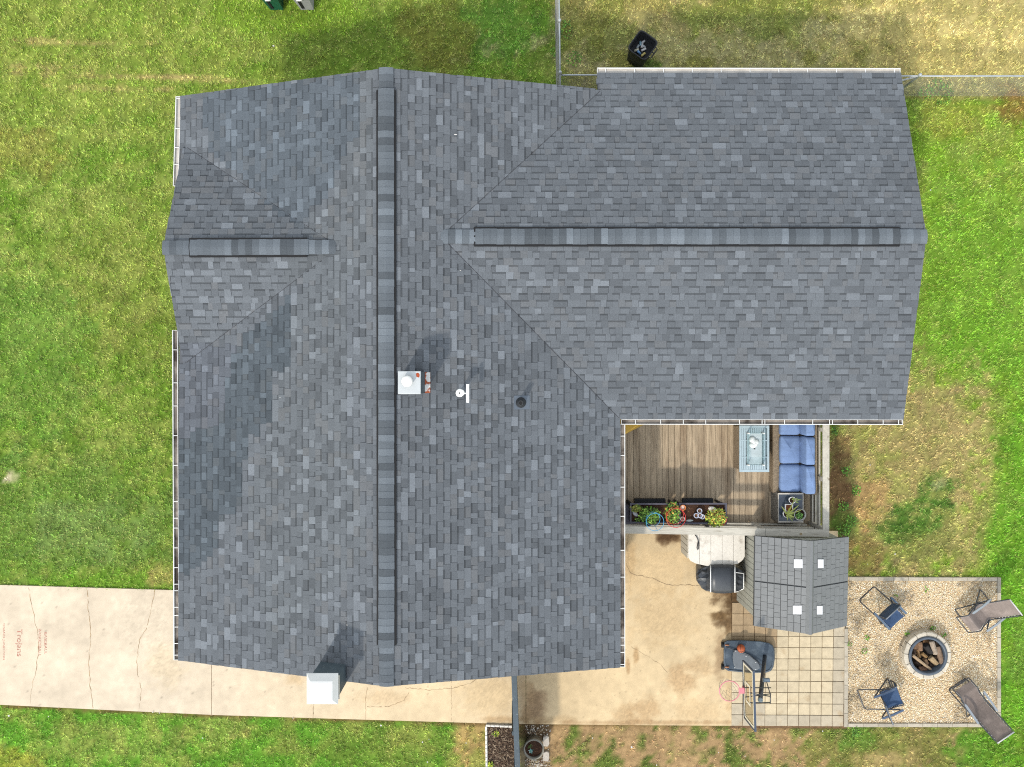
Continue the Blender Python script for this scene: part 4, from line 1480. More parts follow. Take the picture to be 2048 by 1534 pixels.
# galvanised bucket on a wire stand, standing on the deck
bh = 0.75
c = P(1600.5, 1029.5, DZ + bh)
root = empty("bucket_planter", (c[0], c[1], DZ))
tag(root, "grey metal bucket of herbs on a black wire stand", "flower pot", "potted plants on the deck")
mb = MB(); mb.lathe((c[0], c[1], DZ), [(0.10, 0.42), (0.138, bh - 0.012), (0.147, bh - 0.006), (0.14, bh), (0.128, bh - 0.004), (0.12, bh - 0.06)], 24, cap1=False); mb.build("bucket", mat('rim_metal', S(196, 194, 188), 0.4, metallic=0.3, var=0.15, vscale=14), root)
mb = MB(); mb.lathe((c[0], c[1], DZ), [(0.124, bh - 0.05), (0.002, bh - 0.045)], 14, S(52, 34, 26), cap0=False); mb.build("soil", M['tone'], root)
mb = MB(); bush(mb, (c[0] - 0.02, c[1] - 0.03, DZ + bh - 0.05), 0.085, 0.07, 0.06, 60, 0.04, [(130, 176, 90), (96, 150, 70)], 4); mb.build("leaves", M['leaf'], root)
mb = MB()
mb.tube([(c[0] + 0.165 * math.cos(i * pi / 8), c[1] + 0.165 * math.sin(i * pi / 8), DZ + 0.55) for i in range(16)], 0.006, 5, closed=True)
mb.tube([(c[0] + 0.22 * math.cos(i * pi / 8), c[1] + 0.22 * math.sin(i * pi / 8), DZ + 0.08) for i in range(16)], 0.006, 5, closed=True)
for k in range(4):
    a = k * pi / 2 + 0.5
    mb.tube([(c[0] + 0.145 * math.cos(a), c[1] + 0.145 * math.sin(a), DZ + 0.74), (c[0] + 0.165 * math.cos(a), c[1] + 0.165 * math.sin(a), DZ + 0.5), (c[0] + 0.24 * math.cos(a), c[1] + 0.24 * math.sin(a), DZ + 0.005)], 0.006, 5)
mb.build("wire_stand", M['blacksteel'], root)

# ---- raised planter boxes
M['planter'] = mat('charcoal_resin', S(88, 86, 98), 0.6, var=0.08, vscale=6)
M['potsoil'] = mat('potting_soil', S(74, 50, 36), 1.0, col2=S(150, 112, 78), c2scale=30, c2th=(0.6, 0.7), var=0.4, vscale=40, bump=0.6, bscale=50)
PZ = DZ + 0.78
def planter(u0, v0, u1, v1, label):
    a, b = P(u0, v0, PZ), P(u1, v1, PZ)
    cx, cy = (a[0] + b[0]) / 2, (a[1] + b[1]) / 2
    hx, hy = abs(b[0] - a[0]) / 2, abs(b[1] - a[1]) / 2
    root = empty("raised_planter", (cx, cy, DZ))
    tag(root, label, "planter", "raised planters along the deck rail")
    mb = MB()
    mb.loft([rect(cx, cy, hx - 0.035, hy - 0.035, PZ - 0.22), rect(cx, cy, hx - 0.01, hy - 0.01, PZ - 0.03), rect(cx, cy, hx, hy, PZ - 0.028), rect(cx, cy, hx, hy, PZ), rect(cx, cy, hx - 0.038, hy - 0.038, PZ), rect(cx, cy, hx - 0.05, hy - 0.05, PZ - 0.12)], None, True, False)
    mb.build("box", M['planter'], root)
    mb = MB()
    n_ = 10
    for i in range(n_):
        for j in range(5):
            q = [(cx - (hx - 0.045) + 2 * (hx - 0.045) * (i + di) / n_, cy - (hy - 0.045) + 2 * (hy - 0.045) * (j + dj) / 5) for di, dj in ((0, 0), (1, 0), (1, 1), (0, 1))]
            mb.poly([(x, y, PZ - 0.075 + 0.03 * mnoise.noise(Vector((x * 7, y * 7, 0)))) for x, y in q])
    mb.build("soil", M['potsoil'], root)
    for sx in (-1, 1):
        for sy in (-1, 1):
            mb = MB(); mb.box((cx + sx * (hx - 0.06), cy + sy * (hy - 0.06), DZ + 0.28), (0.06, 0.06, 0.56), 0, None, 0.7); mb.build("leg", M['black'], root)
    mb = MB(); mb.bbox(cx - hx + 0.2, cx + hx - 0.2, cy - hy + 0.06, cy + hy + 0.03, DZ + 0.20, DZ + 0.30); mb.build("lower_shelf", M['black'], root)
    return root, cx, cy, hx, hy


r1, c1x, c1y, h1x, h1y = planter(1260, 1006.5, 1356, 1047, "raised charcoal planter with tall leafy herbs and a blue hoop")
r2, c2x, c2y, h2x, h2y = planter(1358, 1006, 1454, 1048.5, "raised charcoal planter with white cups and a yellow green plant")
def plant(name, u, v, rx, ry, h, n, size, cols, label, z=PZ - 0.07, grp="plants in the raised planters", seed=0):
    c = P(u, v, z + h * 0.6)
    mb = MB(); bush(mb, (c[0], c[1], z), rx, ry, h, n, size, cols, seed)
    o = mb.build(name, M['leaf'], origin=(c[0], c[1], z))
    tag(o, label, "plant", grp)
    return o


plant("herb_plant", 1300, 1032, 0.24, 0.20, 0.26, 520, 0.055, GREENS, "bushy green herb inside the blue wire hoops", seed=1)
plant("herb_plant", 1273, 1017, 0.12, 0.08, 0.16, 160, 0.045, [(150, 150, 70), (120, 150, 60)], "small feathery olive green herb in the planter corner", seed=2)
plant("herb_plant", 1346, 1027, 0.17, 0.26, 0.30, 420, 0.055, GREENS + [(196, 150, 70)], "tall green herb inside the red wire hoop", seed=3)
plant("herb_plant", 1434, 1036, 0.24, 0.22, 0.24, 620, 0.05, [(176, 196, 76), (150, 180, 64), (206, 206, 90), (196, 150, 70), (120, 150, 60)], "sprawling yellow green plant hanging over the planter edge", seed=4)
plant("herb_plant", 1274, 1040, 0.08, 0.04, 0.08, 40, 0.04, GREENS, "low leafy sprig under the metal scoop in the planter", seed=5)

# hoops of the plant supports
def cage(name, col, rings, legs, label):
    m = mat(name + '_wire', S(*col), 0.5)
    c = P(rings[0][0], rings[0][1], PZ - 0.05)
    root = empty(name, c)
    tag(root, label, "plant support", "wire plant supports")
    for (u, v, r, z) in rings:
        q = P(u, v, z)
        mb = MB(); mb.tube([(q[0] + r * math.cos(i * pi / 14), q[1] + r * math.sin(i * pi / 14), z + 0.01 * math.sin(i * pi / 14)) for i in range(28)], 0.0065, 5, closed=True)
        mb.build("hoop", m, root)
    for a in legs:
        top = P(rings[-1][0], rings[-1][1], rings[-1][3]); lo = P(rings[0][0], rings[0][1], rings[0][3])
        mb = MB(); mb.tube([(lo[0] + rings[0][2] * 0.9 * math.cos(a), lo[1] + rings[0][2] * 0.9 * math.sin(a), PZ - 0.08), (lo[0] + rings[0][2] * math.cos(a), lo[1] + rings[0][2] * math.sin(a), rings[0][3]), (top[0] + rings[-1][2] * math.cos(a), top[1] + rings[-1][2] * math.sin(a), rings[-1][3])], 0.005, 4)
        mb.build("wire_leg", m, root)


cage("plant_hoop", (84, 178, 226), [(1306, 1038, 0.17, PZ + 0.12), (1310, 1044, 0.21, PZ + 0.38)], (0.8, 2.9, 5.0), "bright blue wire hoops round the bushy herb")
cage("plant_hoop", (226, 64, 62), [(1350, 1031, 0.21, PZ + 0.10), (1352, 1036, 0.23, PZ + 0.3)], (0.3, 2.4, 4.5), "red wire hoops spanning the gap between the two planters")
cage("plant_hoop", (220, 70, 70), [(1443, 1040, 0.12, PZ + 0.06)], (1.0, 3.0, 5.0), "small red wire hoop in the yellow green plant")

def cup(u, v, r, h, col, label, inner=(150, 110, 80), z=PZ - 0.065, name="cup"):
    c = P(u, v, z + h)
    root = empty(name, (c[0], c[1], z))
    tag(root, label, "cup" if name == "cup" else "ornament", "small things lying in the planters")
    mb = MB(); mb.lathe((c[0], c[1], z), [(r * 0.8, 0), (r, h), (r * 0.8, h), (r * 0.72, h * 0.5)], 14, S(*col), cap1=False); mb.build("cup_wall", M['tonegloss'], root)
    mb = MB(); mb.lathe((c[0], c[1], z), [(r * 0.74, h * 0.6), (0.001, h * 0.62)], 10, S(*inner), cap0=False); mb.build("soil", M['tone'], root)


cup(1399.5, 1022, 0.062, 0.12, (214, 220, 236), "pale seedling cup nearest the house in the cluster of four")
cup(1393, 1031.5, 0.062, 0.12, (212, 218, 236), "pale seedling cup at the west side of the cluster of four")
cup(1400.8, 1031.5, 0.060, 0.16, (220, 224, 240), "pale seedling cup standing highest in the cluster of four")
cup(1405, 1033.5, 0.060, 0.10, (206, 214, 232), "pale seedling cup at the east side of the cluster of four")
cup(1366, 1015.5, 0.072, 0.11, (240, 140, 60), "orange striped pot with a pale filling", (246, 226, 212), name="ornament")
cup(1365.5, 1038, 0.056, 0.13, (206, 190, 178), "ribbed clay coloured pot beside the red hoop", (176, 150, 138), name="ornament")
def pebble(u, v, rx, ry, rz, h, col, label, z=PZ - 0.07, name="stone", cat="stone", grp="small things lying in the planters"):
    c = P(u, v, z)
    mb = MB()
    rings = []
    for zz, k in ((0, 0.8), (h * 0.5, 1.0), (h * 0.85, 0.8), (h, 0.4)):
        rings.append([(c[0] + math.cos(rz) * rx * k * math.cos(a) - math.sin(rz) * ry * k * math.sin(a), c[1] + math.sin(rz) * rx * k * math.cos(a) + math.cos(rz) * ry * k * math.sin(a), z + zz) for a in [i * pi / 5 + random.uniform(-.15, .15) for i in range(10)]])
    mb.loft(rings, S(*col), True, True)
    o = mb.build(name, M['tone'], origin=(c[0], c[1], z))
    tag(o, label, cat, grp)


pebble(1424, 1018, 0.11, 0.07, -0.4, 0.09, (232, 224, 212), "white stone ornament behind the yellow green plant")
pebble(1379, 1041, 0.09, 0.03, 0.05, 0.03, (196, 200, 196), "flat silvery tag lying on the planter soil", name="plant_tag", cat="tag")
pebble(1270, 1027, 0.085, 0.05, -0.8, 0.04, (196, 198, 200), "grey metal scoop lying in the planter", name="scoop", cat="scoop")
# low dark box at the house end
c = P(1250, 1029, DZ + 0.6)
mb = MB()
mb.loft([rect(c[0], c[1], 0.16, 0.20, DZ), rect(c[0], c[1], 0.17, 0.22, DZ + 0.56), rect(c[0], c[1], 0.175, 0.225, DZ + 0.57), rect(c[0], c[1], 0.175, 0.225, DZ + 0.61), rect(c[0], c[1], 0.14, 0.19, DZ + 0.62)])
o = mb.build("deck_bin", M['planter'], origin=(c[0], c[1], DZ))
tag(o, "dark grey lidded bin between gutter and planter", "bin")

# ================================================================== SHED
ZSE, ZSR = 1.7, 2.33
sNW, sSW = V3(*P(1510, 1072, ZSE)), V3(*P(1507.7, 1252, ZSE))
sNE, sSE = V3(*P(1698, 1073.7, ZSE)), V3(*P(1694, 1252, ZSE))
sNR, sSR = V3(*P(1622.8, 1082, ZSR)), V3(*P(1620, 1269, ZSR))
shed = empty("storage_shed", ((sNW.x + sSE.x) / 2, (sNW.y + sSE.y) / 2, 0))
tag(shed, "grey resin storage shed with a tiled gable roof beside the deck", "shed")
M['shedwall'] = mat('resin_siding', S(178, 178, 166), 0.7, var=0.06, vscale=5)
M['shedtile'] = mat('grey_resin_tile', S(128, 130, 131), 0.55, objrand=0.06, var=0.05, vscale=5, var2=0.05, v2scale=40)
M['shedroof'] = mat('grey_resin_dark', S(72, 74, 76), 0.7)
ix = 0.10
bx0, bx1, by0, by1 = sNW.x + ix, sNE.x - ix, sSW.y + ix, sNW.y - ix
mb = MB()
mb.bbox(bx0, bx1, by0, by1, 0.0, ZSE - 0.01)
mb.loft([[(bx0, by0, ZSE - 0.01), (bx1, by0, ZSE - 0.01), (sNR.x, by0, ZSR - 0.09)], [(bx0, by1, ZSE - 0.01), (bx1, by1, ZSE - 0.01), (sNR.x, by1, ZSR - 0.09)]])
sw_ = mb.build("wall", M['shedwall'], shed)
# grooved siding: proud vertical boards on the side wall and the end wall
mb = MB(); mb.box((0, 0, ZSE / 2 - 0.02), (0.012, 0.128, ZSE - 0.06)); sb_ = mesh_only(mb, "siding_board", M['shedwall'])
yy = by0 + 0.08
while yy < by1 - 0.05:
    piece("siding_board", sb_, sw_, (bx0 - 0.005, yy, 0.03)); yy += 0.14
mb = MB(); mb.box((0, 0, ZSE / 2 - 0.02), (0.128, 0.012, ZSE - 0.06)); sb2_ = mesh_only(mb, "siding_board", M['shedwall'])
xx = bx0 + 0.1
while xx < bx1 - 0.05:
    piece("siding_board", sb2_, sw_, (xx, by1 + 0.005, 0.03)); xx += 0.14
mb = MB()
slab_under(mb, [sSW, sSR, sNR, sNW], 0.05, drop=0.02)
slab_under(mb, [sSR, sSE, sNE, sNR], 0.05, drop=0.02)
sroof = mb.build("shed_roof", M['shedroof'], shed)
rs = random.Random(5)
SKY = {0: ((0.105, 0.30), (0.0, 0.0)), }
def shed_tiles(sl, flip):
    ncol = 8
    for i in range(ncol):
        t0, t1 = i / ncol * 0.955 + 0.0, (i + 1) / ncol * 0.955
        for half in (0, 1):
            a0, a1 = (0.0, 0.494) if half == 0 else (0.506, 1.0)
            s = a0
            k = 0
            while s < a1 - 0.004:
                w = rs.choice([0.05, 0.075, 0.085]) if (k + i) % 2 else rs.choice([0.085, 0.1])
                e = min(a1, s + w)
                if a1 - e < 0.03:
                    e = a1
                mb = MB()
                g = 0.0032
                h = 0.005
                b = [sl.at(s + g / 2, t0 + 0.006, -0.018), sl.at(e - g / 2, t0 + 0.006, -0.018), sl.at(e - g / 2, t1 - 0.004, -0.018), sl.at(s + g / 2, t1 - 0.004, -0.018)]
                tp = [sl.at(s + g / 2, t0 + 0.006, h), sl.at(e - g / 2, t0 + 0.006, h), sl.at(e - g / 2, t1 - 0.004, -0.002), sl.at(s + g / 2, t1 - 0.004, -0.002)]
                mb.hexa(b, tp, None, False)
                mb.build("roof_tile", M['shedtile'], sroof)
                s = e; k += 1
slW = Slope(sNW, sSW, sSR, sNR); slE = Slope(sSE, sNE, sNR, sSR)
shed_tiles(slW, False); shed_tiles(slE, True)
mb = MB()
side = V3(1, 0, 0)
q = [(-0.085, -0.045), (-0.03, 0.018), (0.03, 0.018), (0.085, -0.045), (0.085, -0.06), (-0.085, -0.06)]
mb.loft([[tuple(sNR + side * x + V3(0, 0, z)) for x, z in q], [tuple(sSR + side * x + V3(0, 0, z)) for x, z in q]])
mb.build("ridge_cap", M['shedtile'], sroof)
skym = mat('white_skylight', (0.56, 0.56, 0.58), 0.4, var=0.05, vscale=9)
for u0, u1, v0, v1, sl in ((1588, 1605, 1119, 1136, slW), (1586, 1603, 1211.5, 1228.5, slW), (1635.8, 1647.2, 1119, 1136, slE), (1633.8, 1645.2, 1212, 1229, slE)):
    mb = MB()
    pts_ = []
    for (u, v) in ((u0, v1), (u1, v1), (u1, v0), (u0, v0)):
        z = 2.1
        for _ in range(6):
            q = P(u, v, z); z = sl.z(q[0], q[1]) + 0.014
        pts_.append(P(u, v, z))
    mb.hexa([(p[0], p[1], p[2] - 0.02) for p in pts_], pts_)
    sk_ = mb.build("skylight", skym, sroof)
    cxs, cys, czs = (sum(p[k] for p in pts_) / 4 for k in range(3))
    fr_ = [(cxs + (p[0] - cxs) * 1.13, cys + (p[1] - cys) * 1.10, p[2] + (p[2] - czs) * 0.12 - 0.005) for p in pts_]
    mb = MB(); mb.hexa([(p[0], p[1], p[2] - 0.012) for p in fr_], fr_); mb.build("skylight_frame", M['shedtile'], sroof)

# ---- white resin storage box under the deck rail
BZ = 0.92
M['boxlid'] = mat('cream_resin', S(246, 239, 226), 0.6, var=0.05, vscale=5, var2=0.05, v2scale=30, col2=S(200, 190, 176), c2scale=7, c2th=(0.56, 0.76))
box = empty("storage_box", (*P(1430, 1090, 0)[:2], 0))
tag(box, "cream resin storage box with a curved lid under the deck rail", "storage box")
front = [(1377, 1113), (1381, 1122), (1392, 1127), (1412, 1131.5), (1434, 1133.5), (1456, 1132), (1474, 1128), (1485, 1121), (1489.5, 1113)]
topv = 1062
nbd = 5
u0b, u1b = 1376.5, 1489.8
def frontv(u):
    return np.interp(u, [p[0] for p in front], [p[1] for p in front])
mb = MB()
outline = [P(u, v, BZ - 0.03) for u, v in front] + [P(1489.8, topv, BZ - 0.03), P(1376.5, topv, BZ - 0.03)]
cx_, cy_ = sum(p[0] for p in outline) / len(outline), sum(p[1] for p in outline) / len(outline)
ringz = lambda z, k: [(cx_ + (p[0] - cx_) * k, cy_ + (p[1] - cy_) * k, z) for p in outline]
mb.loft([ringz(0.03, 0.955), ringz(0.05, 0.97), ringz(0.5, 0.97), ringz(BZ - 0.06, 0.965)])
mb.build("body", M['boxlid'], box)
for i in range(nbd):
    a, b = u0b + (u1b - u0b) * i / nbd + 0.25, u0b + (u1b - u0b) * (i + 1) / nbd - 0.25
    us_ = np.linspace(a, b, 7)
    pts_ = [P(u, frontv(u), BZ) for u in us_] + [P(b, topv, BZ), P(a, topv, BZ)]
    bot = [(p[0], p[1], BZ - 0.058) for p in pts_]
    ins = [(p[0] + (sum(q[0] for q in pts_) / len(pts_) - p[0]) * 0.03, p[1] + (sum(q[1] for q in pts_) / len(pts_) - p[1]) * 0.02, BZ + 0.004) for p in pts_]
    mb = MB(); mb.loft([bot, pts_, ins]); mb.build("lid_board", M['boxlid'], box)
mb = MB(); xw = outline[-1][0]
for (z0, z1) in ((0.10, 0.78),):
    for i in range(4):
        y0 = outline[-1][1] - 0.1 - i * 0.155
        mb.bbox(xw + 0.002, xw + 0.03, y0 - 0.14, y0, z0, z1)
mb.build("side_panel", mat('cream_resin_side', S(214, 208, 194), 0.7, var=0.1, vscale=8), box)
mb = MB()
mb.tube([P(1390, 1069, BZ + 0.012), P(1394, 1075, BZ + 0.03), P(1397, 1083, BZ + 0.03), P(1397.5, 1096, BZ + 0.015), P(1395.5, 1100, BZ + 0.012), P(1394, 1096, BZ + 0.02), P(1396, 1084, BZ + 0.03)], 0.011, 5)
mb.build("handle_strap", M['black'], box)

# ---- covered grill
M['cover'] = mat('black_vinyl_cover', S(64, 68, 74), 0.42, var=0.08, vscale=6, spec=0.45, bump=0.35, bscale=7, stretch=(1, 1, 0.4))
gr = empty("covered_grill", (*P(1440, 1160, 0)[:2], 0))
tag(gr, "barbecue grill under a black cover with white piping", "grill")
GX = P(1446, 0, 1.0)[0]
def arch(u, va, vb, ztop, zlow, n=9):
    """cross section of the cover from the back (va) to the front (vb)"""
    out = []
    for k in range(n):
        t = k / (n - 1)
        z = zlow + (ztop - zlow) * (math.sin(pi * (0.12 + 0.76 * t)) ** 0.55)
        v = va + (vb - va) * t
        out.append(P(u, v, z))
    f = P(u, vb, out[-1][2]); b = P(u, va, out[0][2])
    yc = (out[0][1] + out[-1][1]) / 2
    xl = f[0] + (GX - f[0]) * 0.22
    low = [(xl, yc + (f[1] - yc) * 0.85, 0.2), (xl, yc + (b[1] - yc) * 0.85, 0.2)]
    return out + low
def wr(sec, amp, ph):
    return [(p[0] + amp * math.sin(i * 2.1 + ph), p[1] + amp * math.cos(i * 1.7 + ph), p[2] + amp * 1.5 * math.sin(i * 3.3 + ph)) for i, p in enumerate(sec)]
secs = [arch(1421.5, 1131, 1184, 1.16, 0.80), arch(1432, 1130, 1186.5, 1.18, 0.80), arch(1446, 1130, 1187, 1.18, 0.80), arch(1460, 1130, 1186.5, 1.17, 0.80), arch(1469.5, 1131, 1184.5, 1.15, 0.80)]
mb = MB(); mb.loft(secs, None, True, True, True); mb.build("cover", M['cover'], gr)
left = [arch(1421, 1132, 1183.5, 1.12, 0.78), wr(arch(1412, 1133, 1180, 0.98, 0.74), 0.02, 1), wr(arch(1403, 1134, 1175, 0.95, 0.72), 0.024, 2.5), wr(arch(1396, 1138, 1168, 0.92, 0.7), 0.02, 4), arch(1392.5, 1144, 1160, 0.84, 0.66)]
mb = MB(); mb.loft(left, None, True, True, False); lo = mb.build("side_cover", M['cover'], gr)
right = [arch(1470, 1133, 1184, 1.10, 0.8), wr(arch(1477, 1138, 1182, 0.98, 0.76), 0.01, 1), arch(1486, 1141, 1178, 0.96, 0.75), arch(1488.5, 1143, 1176, 0.90, 0.7)]
mb = MB(); mb.loft(right, None, True, True, False); mb.build("side_cover", M['cover'], gr)
pip = mat('white_piping', (0.7, 0.7, 0.68), 0.5)
for (u, a, b, zt) in ((1421.2, 1131, 1184, 1.165), (1469.8, 1131, 1184.5, 1.155)):
    s_ = arch(u, a, b, zt, 0.80)
    mb = MB(); mb.tube([(p[0], p[1], p[2] + 0.006) for p in s_[:9]], 0.013, 6); mb.build("piping", pip, gr)
s_ = arch(1487.2, 1142, 1177, 0.965, 0.75)
mb = MB(); mb.tube([P(1471, 1145, 1.08)] + [(p[0], p[1], p[2] + 0.012) for p in s_[1:9]] + [P(1472, 1184, 0.86)], 0.010, 6); mb.build("piping", pip, gr)

# ================================================================== BASKETBALL HOOP
hoop = empty("basketball_hoop", (*P(1500, 1313, 0)[:2], 0))
tag(hoop, "portable basketball hoop with a dark wheeled base and clear board", "basketball hoop")
M['base'] = mat('slate_blue_resin', S(70, 84, 98), 0.5, var=0.15, vscale=5, col2=S(104, 116, 126), c2scale=4, c2th=(0.5, 0.75))
def rrect(pts, z, k=1.0, cu=1498, cv=1312):
    return [P(cu + (u - cu) * k, cv + (v - cv) * k, z) for u, v in pts]
bp = [(1449, 1284), (1453, 1280.5), (1480, 1280), (1520, 1282), (1538, 1285.5), (1546, 1291), (1549, 1300), (1549.5, 1318), (1547, 1334), (1542, 1342), (1532, 1345.5), (1500, 1346), (1456, 1342), (1450, 1338), (1447, 1326), (1447, 1300)][::-1]
mb = MB()
mb.loft([rrect(bp, 0.04, 0.97), rrect(bp, 0.07), rrect(bp, 0.15), rrect(bp, 0.185, 0.965), rrect(bp, 0.19, 0.93), rrect(bp, 0.172, 0.90)])
mb.build("base", M['base'], hoop)
pl = [(1466.5, 1304), (1470, 1299), (1480, 1301.5), (1500, 1310), (1512, 1320), (1519, 1330), (1520, 1336), (1514, 1340), (1490, 1340), (1471, 1337), (1467, 1328), (1465, 1314)][::-1]
mb = MB(); mb.loft([rrect(pl, 0.173, 1, 1495, 1322), rrect(pl, 0.215, 0.99, 1495, 1322), rrect(pl, 0.225, 0.95, 1495, 1322)])
bpl = mb.build("base_plate", mat('grey_resin_plate', S(112, 118, 124), 0.6, var=0.08, vscale=8), hoop)
for (u, v) in ((1471.5, 1302), (1492, 1313), (1511.5, 1324.5), (1511.5, 1339), (1469.5, 1335.5)):
    c = P(u, v, 0.224); mb = MB(); mb.lathe(c, [(0.012, 0), (0.009, 0.008)], 8); mb.build("bolt", M['white'], bpl)
for (u, v) in ((1447, 1290), (1447, 1334)):
    c = P(u, v, 0.08)
    mb = MB(); n_ = 14
    mb.loft([[(c[0] - 0.02 + dx_, c[1] + 0.07 * math.cos(2 * pi * k / n_), 0.073 + 0.07 * math.sin(2 * pi * k / n_)) for k in range(n_)] for dx_ in (-0.03, 0.03)])
    mb.build("wheel", M['black'], hoop)
    mb = MB(); mb.tube([P(u + 3, v, 0.19), P(u + 11, v + 0.5, 0.195)], 0.02, 8); mb.build("axle_bracket", mat('rusty_bracket', S(170, 120, 90), 0.7), hoop)
mb = MB(); mb.tube([P(1452, 1294, 0.2), P(1465, 1299, 0.21), P(1500, 1312, 0.22), P(1524, 1331, 0.25)], 0.012, 6); mb.build("brace_rod", M['blacksteel'], hoop)
pb, pt = V3(*P(1529.5, 1313, 0.17)), V3(*P(1520.5, 1400, 2.35))
mb = MB(); mb.tube([pb, pb.lerp(pt, 0.5), pt], 0.052, 12); pole = mb.build("pole", M['blacksteel'], hoop)
mb = MB(); q = pb.lerp(pt, 0.985); mb.lathe((pt.x, pt.y, pt.z - 0.02), [(0.055, 0), (0.055, 0.04), (0.03, 0.05)], 14); mb.build("pole_cap", mat('grey_cap', S(150, 164, 172), 0.5), pole)
mb = MB(); mb.tube([pb.lerp(pt, 0.56), pb.lerp(pt, 0.64)], 0.05, 12); mb.build("pole_sticker", M['white'], pole)
# board: local frame
bB0, bB1 = V3(*P(1486, 1320, 1.95)), V3(*P(1489.5, 1436, 1.95))
bT0, bT1 = V3(*P(1507.5, 1342, 2.75)), V3(*P(1511, 1464, 2.75))
ex = (bB1 - bB0).normalized(); ez = (bT0 - bB0).normalized(); enr = ex.cross(ez).normalized()
W_, H_ = (bB1 - bB0).length, (bT0 - bB0).length
def bpt(a, b, o):
    return tuple(bB0 + ex * (a * W_) + ez * (b * H_) + enr * o)
def bbar(mb, a0, a1, b0, b1, o0, o1):
    mb.hexa([bpt(a0, b0, o0), bpt(a1, b0, o0), bpt(a1, b1, o0), bpt(a0, b1, o0)], [bpt(a0, b0, o1), bpt(a1, b0, o1), bpt(a1, b1, o1), bpt(a0, b1, o1)])
ac = bpy.data.materials.new('clear_board'); ac.use_nodes = True
nt = ac.node_tree; nt.nodes.clear()
o_ = nt.nodes.new("ShaderNodeOutputMaterial"); g_ = nt.nodes.new("ShaderNodeBsdfGlossy"); t_ = nt.nodes.new("ShaderNodeBsdfTransparent"); mx = nt.nodes.new("ShaderNodeMixShader")
t_.inputs[0].default_value = (0.86, 0.82, 0.72, 1); g_.inputs["Roughness"].default_value = 0.15; mx.inputs[0].default_value = 0.06
nt.links.new(t_.outputs[0], mx.inputs[1]); nt.links.new(g_.outputs[0], mx.inputs[2]); nt.links.new(mx.outputs[0], o_.inputs[0])
board = None
mb = MB(); bbar(mb, 0.025, 0.975, 0.04, 0.96, -0.006, 0.006); board = mb.build("backboard", ac, hoop)
fr = mat('navy_frame', S(72, 84, 102), 0.5)
for r_ in ((0, 1, -0.005, 0.03), (0, 1, 0.975, 1.0)):
    mb = MB(); bbar(mb, *r_, -0.022, 0.022); mb.build("board_frame", fr, board)
for r_ in ((0, 0.018, 0.031, 0.974), (0.982, 1, 0.031, 0.974)):
    mb = MB(); bbar(mb, *r_, -0.022, 0.022); mb.build("board_frame", fr, board)
wl = mat('cream_line', S(244, 236, 214), 0.6)
for sgn in (1, -1):
    for r_ in ((0.02, 0.98, 0.035, 0.10), (0.02, 0.98, 0.86, 0.972), (0.02, 0.06, 0.102, 0.858), (0.94, 0.98, 0.102, 0.858), (0.32, 0.355, 0.2, 0.64), (0.635, 0.67, 0.2, 0.64), (0.357, 0.633, 0.56, 0.64), (0.357, 0.633, 0.2, 0.26)):
        mb = MB(); o0 = 0.0065 if sgn > 0 else -0.0085
        bbar(mb, *r_, o0, o0 + 0.002); mb.build("board_line", wl, board)
pk_ = mat('pink_rim', S(240, 150, 165), 0.45)
RZm = 2.08
rc = V3(*P(1459.2, 1382, RZm)); rr = 0.235
mb = MB(); mb.tube([(rc.x + rr * math.cos(i * pi / 18), rc.y + rr * math.sin(i * pi / 18), RZm) for i in range(36)], 0.011, 8, closed=True); rim = mb.build("rim", pk_, hoop)
mb = MB(); a, b = P(1477.5, 1376, RZm), P(1489, 1387, RZm)
mb.bbox(a[0], b[0], b[1], a[1], RZm - 0.012, RZm + 0.006); mb.build("rim_bracket", pk_, rim)
mb = MB(); mb.bbox(b[0] - 0.02, b[0] + 0.0, b[1], a[1], RZm - 0.12, RZm - 0.0125); mb.build("rim_mount", pk_, rim)
mb = MB()
for k in range(12):
    a = 2 * pi * k / 12
    for sg in (1, -1):
        pts_ = []
        for j in range(6):
            f = j / 5
            r_ = rr * (1 - 0.42 * f); aa = a + sg * f * 0.8
            pts_.append((rc.x + r_ * math.cos(aa), rc.y + r_ * math.sin(aa), RZm - 0.012 - 0.36 * f))
        mb.tube(pts_, 0.0035, 3, smooth=False)
mb.build("net", mat('grey_net', S(196, 184, 168), 0.9), hoop)
# lift arms between pole and board
bc = lambda a, b: Vector(bpt(a, b, 0.03))
for a_ in (0.42, 0.58):
    for (b_, f_) in ((0.28, 0.80), (0.72, 0.98)):
        st_ = bc(a_, b_); e_ = pb.lerp(pt, f_) + V3(0.22, 0.07 * (1 if a_ < 0.5 else -1), 0.02)
        mb = MB(); mb.tube([st_, e_], 0.013, 6); mb.build("lift_arm", M['blacksteel'], hoop)
hb = pb.lerp(pt, 0.98) + V3(0.23, 0, 0)
mb = MB(); mb.tube([hb + V3(0, -0.1, 0), hb + V3(0, 0.1, 0), hb + V3(0.0, 0.3, -0.25)], 0.012, 6); mb.build("lift_handle", M['blacksteel'], hoop)
q = hb + V3(0, 0.32, -0.27); mb = MB(); mb.bevbox((q.x, q.y, q.z), (0.16, 0.08, 0.07), 0.01); mb.build("lift_counterweight", mat('grey_box', S(118, 132, 144), 0.5), hoop)

